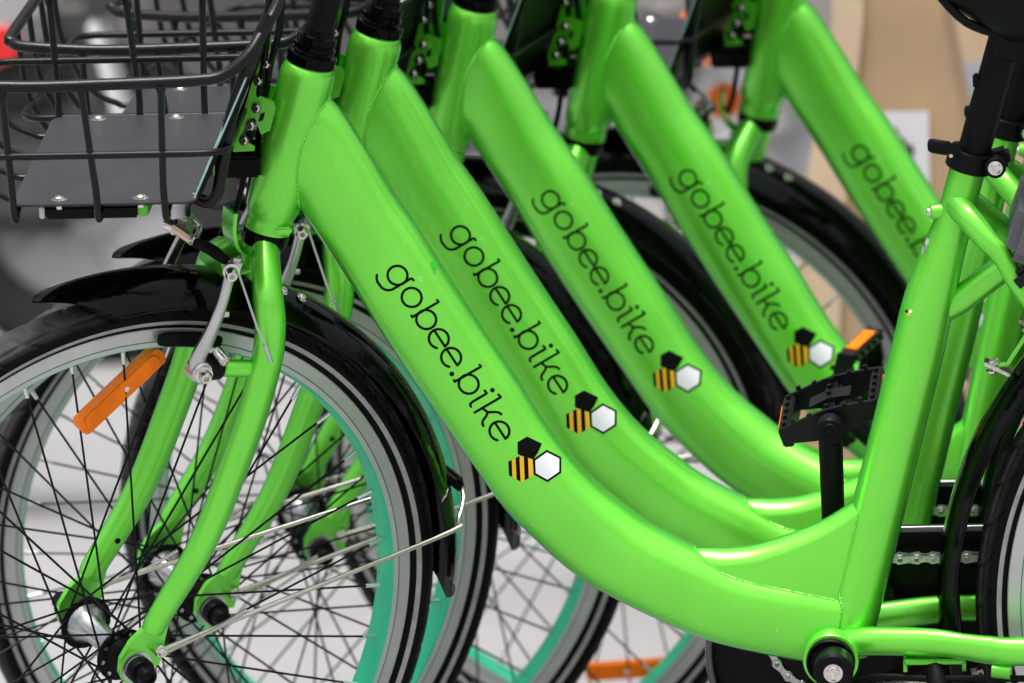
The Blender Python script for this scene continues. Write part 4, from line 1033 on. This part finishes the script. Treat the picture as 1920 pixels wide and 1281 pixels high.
for b, r in enumerate(roots):
    place_bike(r, CH2[r.name], b)
    tag(r, LABELS[b], 'bicycle', 'rental bicycles parked in a row')

# ---------------------------------------------------------------- pavement
def ground_material():
    m, nt, b = new_mat('pavement')
    tc = nt.nodes.new('ShaderNodeTexCoord')
    n1 = nt.nodes.new('ShaderNodeTexNoise'); n1.inputs['Scale'].default_value = 1.3; n1.inputs['Detail'].default_value = 8
    n2 = nt.nodes.new('ShaderNodeTexNoise'); n2.inputs['Scale'].default_value = 90; n2.inputs['Detail'].default_value = 5
    nt.links.new(tc.outputs['Object'], n1.inputs['Vector']); nt.links.new(tc.outputs['Object'], n2.inputs['Vector'])
    c1 = nt.nodes.new('ShaderNodeValToRGB'); c1.color_ramp.elements[0].position = .3; c1.color_ramp.elements[1].position = .72
    c1.color_ramp.elements[0].color = (.27, .265, .27, 1); c1.color_ramp.elements[1].color = (.36, .355, .365, 1)
    mx = nt.nodes.new('ShaderNodeMix'); mx.data_type = 'RGBA'; mx.blend_type = 'MULTIPLY'; mx.inputs[0].default_value = .35
    nt.links.new(n1.outputs[0], c1.inputs[0]); nt.links.new(c1.outputs[0], mx.inputs[6]); nt.links.new(n2.outputs[0], mx.inputs[7]); nt.links.new(mx.outputs[2], b.inputs['Base Color'])
    bp = nt.nodes.new('ShaderNodeBump'); bp.inputs['Strength'].default_value = .4; bp.inputs['Distance'].default_value = .002
    nt.links.new(n2.outputs[0], bp.inputs['Height']); nt.links.new(bp.outputs[0], b.inputs['Normal']); b.inputs['Roughness'].default_value = .8
    return m
gm = MB(); gm.add([(-60, -30, 0), (60, -30, 0), (60, 6.195, 0), (-60, 6.195, 0)], [(0, 1, 2, 3)], 0, False); gm.add([(-60, 10.9, -.119), (60, 10.9, -.119), (60, 90, -.119), (-60, 90, -.119)], [(0, 1, 2, 3)], 0, False)
ground = gm.build('ground', ground_material()); tag(ground, kind='structure')
# ---------------------------------------------------------------- things parked and stacked behind the row
M['cardboard'] = mat('cardboard', (0.40, 0.27, 0.155), 0.8, noise=0.12, nscale=9, bump=0.2, bscale=60)
M['cardboard_pale'] = mat('pale_cardboard', (0.56, 0.42, 0.28), 0.8, noise=0.10, nscale=9)
M['tape'] = mat('grey_tape', (0.40, 0.43, 0.50), 0.4)
M['paper'] = mat('white_paper', (0.62, 0.61, 0.64), 0.7)
M['body_silver'] = mat('silver_bodywork', (0.42, 0.40, 0.38), 0.3, 0.6, coat=0.5, noise=0.08, nscale=6)
M['body_beige'] = mat('beige_bodywork', (0.34, 0.32, 0.30), 0.35, 0.2, coat=0.5, noise=0.08, nscale=6)
M['engine'] = mat('engine_metal', (0.07, 0.07, 0.072), 0.5, 0.2, noise=0.4, nscale=30)
M['red_lens'] = mat('red_lens', (0.70, 0.01, 0.008), 0.2, coat=0.5)
M['orange_lens'] = mat('orange_lens', (0.95, 0.20, 0.003), 0.3, coat=0.1)
M['white_panel'] = mat('white_panel', (0.75, 0.75, 0.76), 0.35, coat=0.4)
M['kerb_stone'] = mat('kerb_stone', (0.26, 0.255, 0.25), 0.8, noise=0.15, nscale=20)
M['wall_grey'] = mat('grey_render', (0.16, 0.15, 0.145), 0.8, noise=0.2, nscale=2)
M['glass_dark'] = mat('shop_glass', (0.02, 0.02, 0.022), 0.08)

def loft(mb, stations, segs=20, mi=0, sq=.8):
    """stations: (x, zb, zt, halfwidth)"""
    vs = []; fs = []
    for (x, zb, zt, hw) in stations:
        for k in range(segs):
            a = 2 * pi * k / segs
            vs.append((x, hw * math.copysign(abs(cos(a)) ** sq, cos(a)), (zb + zt) / 2 + (zt - zb) / 2 * math.copysign(abs(sin(a)) ** sq, sin(a))))
    n = len(stations)
    for i in range(n - 1):
        for k in range(segs): fs.append((i * segs + k, i * segs + (k + 1) % segs, (i + 1) * segs + (k + 1) % segs, (i + 1) * segs + k))
    fs.append(tuple(reversed(range(segs)))); fs.append(tuple(range((n - 1) * segs, n * segs)))
    mb.add(vs, fs, mi); return mb
def scooter(label, loc, rz, body, lens_side=-1):
    """step-through motor scooter, front towards -x"""
    t = empty('motor_scooter', None, loc); t.rotation_euler = (0, 0, rz); tag(t, label, 'motor scooter', 'motor scooters parked behind the bicycles')
    for x in (-.62, .62):
        w = MB(); w.lathe([(.135, -.045), (.165, -.055), (.200, -.046), (.218, -.020), (.220, 0), (.218, .020), (.200, .046), (.165, .055), (.135, .045)], 48, 0, Matrix.Translation((x, 0, .22)) @ RX)
        wo_ = w.build('wheel', 'scooter_tyre', t)
        r = MB(); r.lathe([(.0001, -.03), (.030, -.045), (.045, -.040), (.050, -.02), (.128, -.030), (.138, -.046), (.138, .046), (.128, .030), (.050, .02), (.045, .040), (.030, .045), (.0001, .03)], 40, 0, Matrix.Translation((x, 0, .22)) @ RX)
        for k in range(5):
            a = 2 * pi * k / 5; r.tube([(x + .04 * cos(a), 0, .22 + .04 * sin(a)), (x + .13 * cos(a), 0, .22 + .13 * sin(a))], [(.016, .034), (.011, .034)], 8, 0)
        r.build('rim', 'scooter_rim', wo_)
    f = fender_mesh(.245, .05, .062, 40, 175, n=24, hub=Vector((-.62, 0, .22))); f.build('front_fender', body, t)
    fk = MB(); 
    for s in (-1, 1): fk.tube([(-.62, s * .075, .22), (-.50, s * .06, .62)], .018, 12, 0)
    fk.build('front_fork', 'alloy', t)
    ls = MB(); loft(ls, [(-.56, .30, .70, .10), (-.53, .28, .95, .19), (-.48, .24, 1.00, .20), (-.42, .22, .96, .17), (-.38, .22, .60, .12)]); ls.build('leg_shield', body, t)
    fb = MB(); fb.box((-.20, 0, .26), (.44, .26, .10), 0, None, .03); fb.build('floorboard', 'engine', t)
    bd = MB(); loft(bd, [(-.04, .26, .50, .08), (.02, .28, .66, .12), (.15, .34, .72, .15), (.35, .42, .74, .16), (.60, .48, .74, .15), (.80, .52, .74, .12), (.95, .58, .73, .08), (1.02, .63, .71, .03)]); bd.build('side_body', body, t)
    se = MB(); loft(se, [(-.02, .66, .72, .08), (.05, .68, .79, .12), (.25, .70, .80, .14), (.50, .70, .83, .14), (.75, .72, .84, .12), (.90, .73, .80, .07)]); se.build('seat', 'black_rubber', t)
    en = MB(); en.box((.42, -.03, .26), (.42, .14, .16), 0, None, .03); en.cyl((.40, -.14, .28), (.40, .12, .28), .095, 24, 0); en.cyl((.20, -.10, .34), (.20, .10, .34), .07, 20, 0); en.build('engine', 'engine', t)
    ex = MB(); ex.tube(catmull([(.10, .12, .22), (.30, .14, .20), (.46, .15, .25), (.80, .15, .32)], 5), [.02] * 6 + [.035] * 3 + [.055] * 7, 18, 0); ex.build('exhaust', 'alloy', t)
    sp = MB(); sp.tube([(.62, -.09, .22), (.66, -.09, .52)], .022, 12, 0); sp.build('shock_absorber', 'engine', t)
    hl = MB(); loft(hl, [(-.62, .86, .95, .05), (-.58, .84, .99, .09), (-.50, .86, 1.03, .12), (-.44, .92, 1.02, .09)]); hl.build('headlight_cowl', body, t)
    hb_ = MB(); hb_.tube(catmull([(-.36, -.33, 1.03), (-.42, -.20, 1.03), (-.45, 0, 1.00), (-.42, .20, 1.03), (-.36, .33, 1.03)], 5), .014, 10, 0); hb_.build('handlebar', 'black_rubber', t)
    tl = MB(); tl.box((1.01, 0, .66), (.04, .14, .07), 0, None, .015); tl.build('tail_light', 'red_lens', t)
    for s in (() if body == 'white_panel' else (-1, 1)):
        ind = MB(); ind.lathe([(.0001, -.03), (.024, -.024), (.034, 0), (.024, .022), (.0001, .028)], 18, 0, Matrix.Translation((.90, s * .135, .585)) @ RX); ind.cyl((.90, s * .10, .60), (.90, s * .125, .59), .010, 8, 1); ind.build('turn_signal', ['orange_lens', 'black_rubber'], t)
    pl = MB(); pl.box((1.02, 0, .50), (.012, .19, .14), 0, Matrix.Rotation(radians(-15), 3, 'Y'), .004); pl.box((.98, 0, .56), (.06, .03, .03), 1); pl.build('number_plate', ['white_panel', 'engine'], t)
    rr_ = MB(); rk = .019 if body == 'body_silver' else .022; zr = .50 if body == 'body_silver' else .548; rr_.cyl((.905, -.135, zr), (.905, -.150, zr), rk, 24, 0); rr_.build('rear_reflector', 'orange_lens' if body == 'body_silver' else ('red_lens' if body == 'white_panel' else 'engine'), t)
    return t
scooter('silver motor scooter behind the farthest bicycles, orange turn signal beside its tail', (0.655, 2.52, 0), pi, 'body_silver')
scooter('beige motor scooter whose rear wheel shows dark under the nearest basket', (-1.91, 5.35, 0), 0, 'body_beige')
scooter('pale motor scooter at the left edge with a red tail light behind the baskets', (-2.00, 3.25, 0), radians(4), 'white_panel')
scooter('dark motor scooter parked beyond the others, farthest from the bicycles', (.15, 7.2, 0), radians(8), 'engine')

# cardboard: a tall slanting carton with a paper sheet, and a paler carton with grey tape behind it
cx = MB(); prof = [(-0.142, .0), (-0.138, .28), (-0.118, .48), (-0.092, .62), (-0.085, .95), (.010, .95), (.012, .62), (.042, .44), (.085, .10), (.090, .0)]
cx.prism(prof, 1.90, 2.16, 0); cx.prism([(-0.142, .3), (-0.120, .48), (-0.094, .62), (-0.088, .94), (-.060, .94), (-.064, .62), (-.082, .48), (-.095, .3)], 1.892, 1.8995, 1)
carton = cx.build('cardboard_carton', ['cardboard', 'cardboard_pale']); tag(carton, 'tall brown cardboard carton with a paper sheet, behind the farthest bicycle', 'cardboard box')
pp = MB(); pp.box((-.026, 1.897, .470), (.046, .0012, .125), 0); sheet = pp.build('paper_sheet', 'paper', carton)
sc_ = MB(); sc_.tube(catmull([(-.043, 1.8955, .512), (-.038, 1.8955, .516), (-.033, 1.8955, .507), (-.036, 1.8955, .500), (-.029, 1.8955, .505), (-.025, 1.8955, .495), (-.021, 1.8955, .499), (-.020, 1.8955, .490)], 4), .0022, 6, 0); sc_.build('scrawl', 'ink', sheet)
c2_ = MB(); c2_.box((.165, 2.42, .45), (.36, .22, .90), 0, Matrix.Rotation(radians(-4), 3, 'Z'), .004)
cart2 = c2_.build('cardboard_carton', 'cardboard_pale'); tag(cart2, 'pale tan cardboard carton with a grey tape band, behind the seat post', 'cardboard box')
tp_ = MB(); tp_.box((.165, 2.3085, .535), (.34, .0012, .040), 0, Matrix.Rotation(radians(-4), 3, 'Z')); tp_.build('tape', 'tape', cart2)
# carriageway beyond the pavement, one kerb down
rm_, rnt, rb = new_mat('asphalt')
rtc = rnt.nodes.new('ShaderNodeTexCoord'); rn = rnt.nodes.new('ShaderNodeTexNoise'); rn.inputs['Scale'].default_value = 2.2; rn.inputs['Detail'].default_value = 8
rr2 = rnt.nodes.new('ShaderNodeValToRGB'); rr2.color_ramp.elements[0].position = .35; rr2.color_ramp.elements[1].position = .68; rr2.color_ramp.elements[0].color = (.15, .145, .14, 1); rr2.color_ramp.elements[1].color = (.26, .25, .24, 1)
rnt.links.new(rtc.outputs['Object'], rn.inputs['Vector']); rnt.links.new(rn.outputs[0], rr2.inputs[0]); rnt.links.new(rr2.outputs[0], rb.inputs['Base Color']); rb.inputs['Roughness'].default_value = .75
rd = MB(); rd.add([(-60, 6.35, -.12), (60, 6.35, -.12), (60, 10.9, -.12), (-60, 10.9, -.12)], [(0, 1, 2, 3)], 0, False); tag(rd.build('road', rm_), kind='structure')
kb = MB()
kb.box((0, 6.27, -.06), (120, .15, .128), 0, None, .015); tag(kb.build('kerb', 'kerb_stone'), kind='structure')
# street front beyond
bw = empty('shop_front', None, (0, 11.0, 0)); tag(bw, 'grey shop front with dark glass across the street, far out of focus', 'building')
wl = MB(); wl.box((-2, .3, 5.2), (24, .4, 3.6), 0); wl.box((-2, .3, .15), (24, .4, .30), 0)
wl.build('wall', 'wall_grey', bw)
for k in range(9):
    pr_ = MB(); pr_.box((-12.5 + k * 2.7, .25, 1.85), (.5, .5, 3.1), 0, None, .02); pr_.build('pier', 'wall_grey', bw)
    if k < 8:
        gl = MB(); gl.box((-12.5 + k * 2.7 + 1.35, .35, 1.85), (2.2, .06, 3.1), 0); gl.build('pane', 'glass_dark', bw)
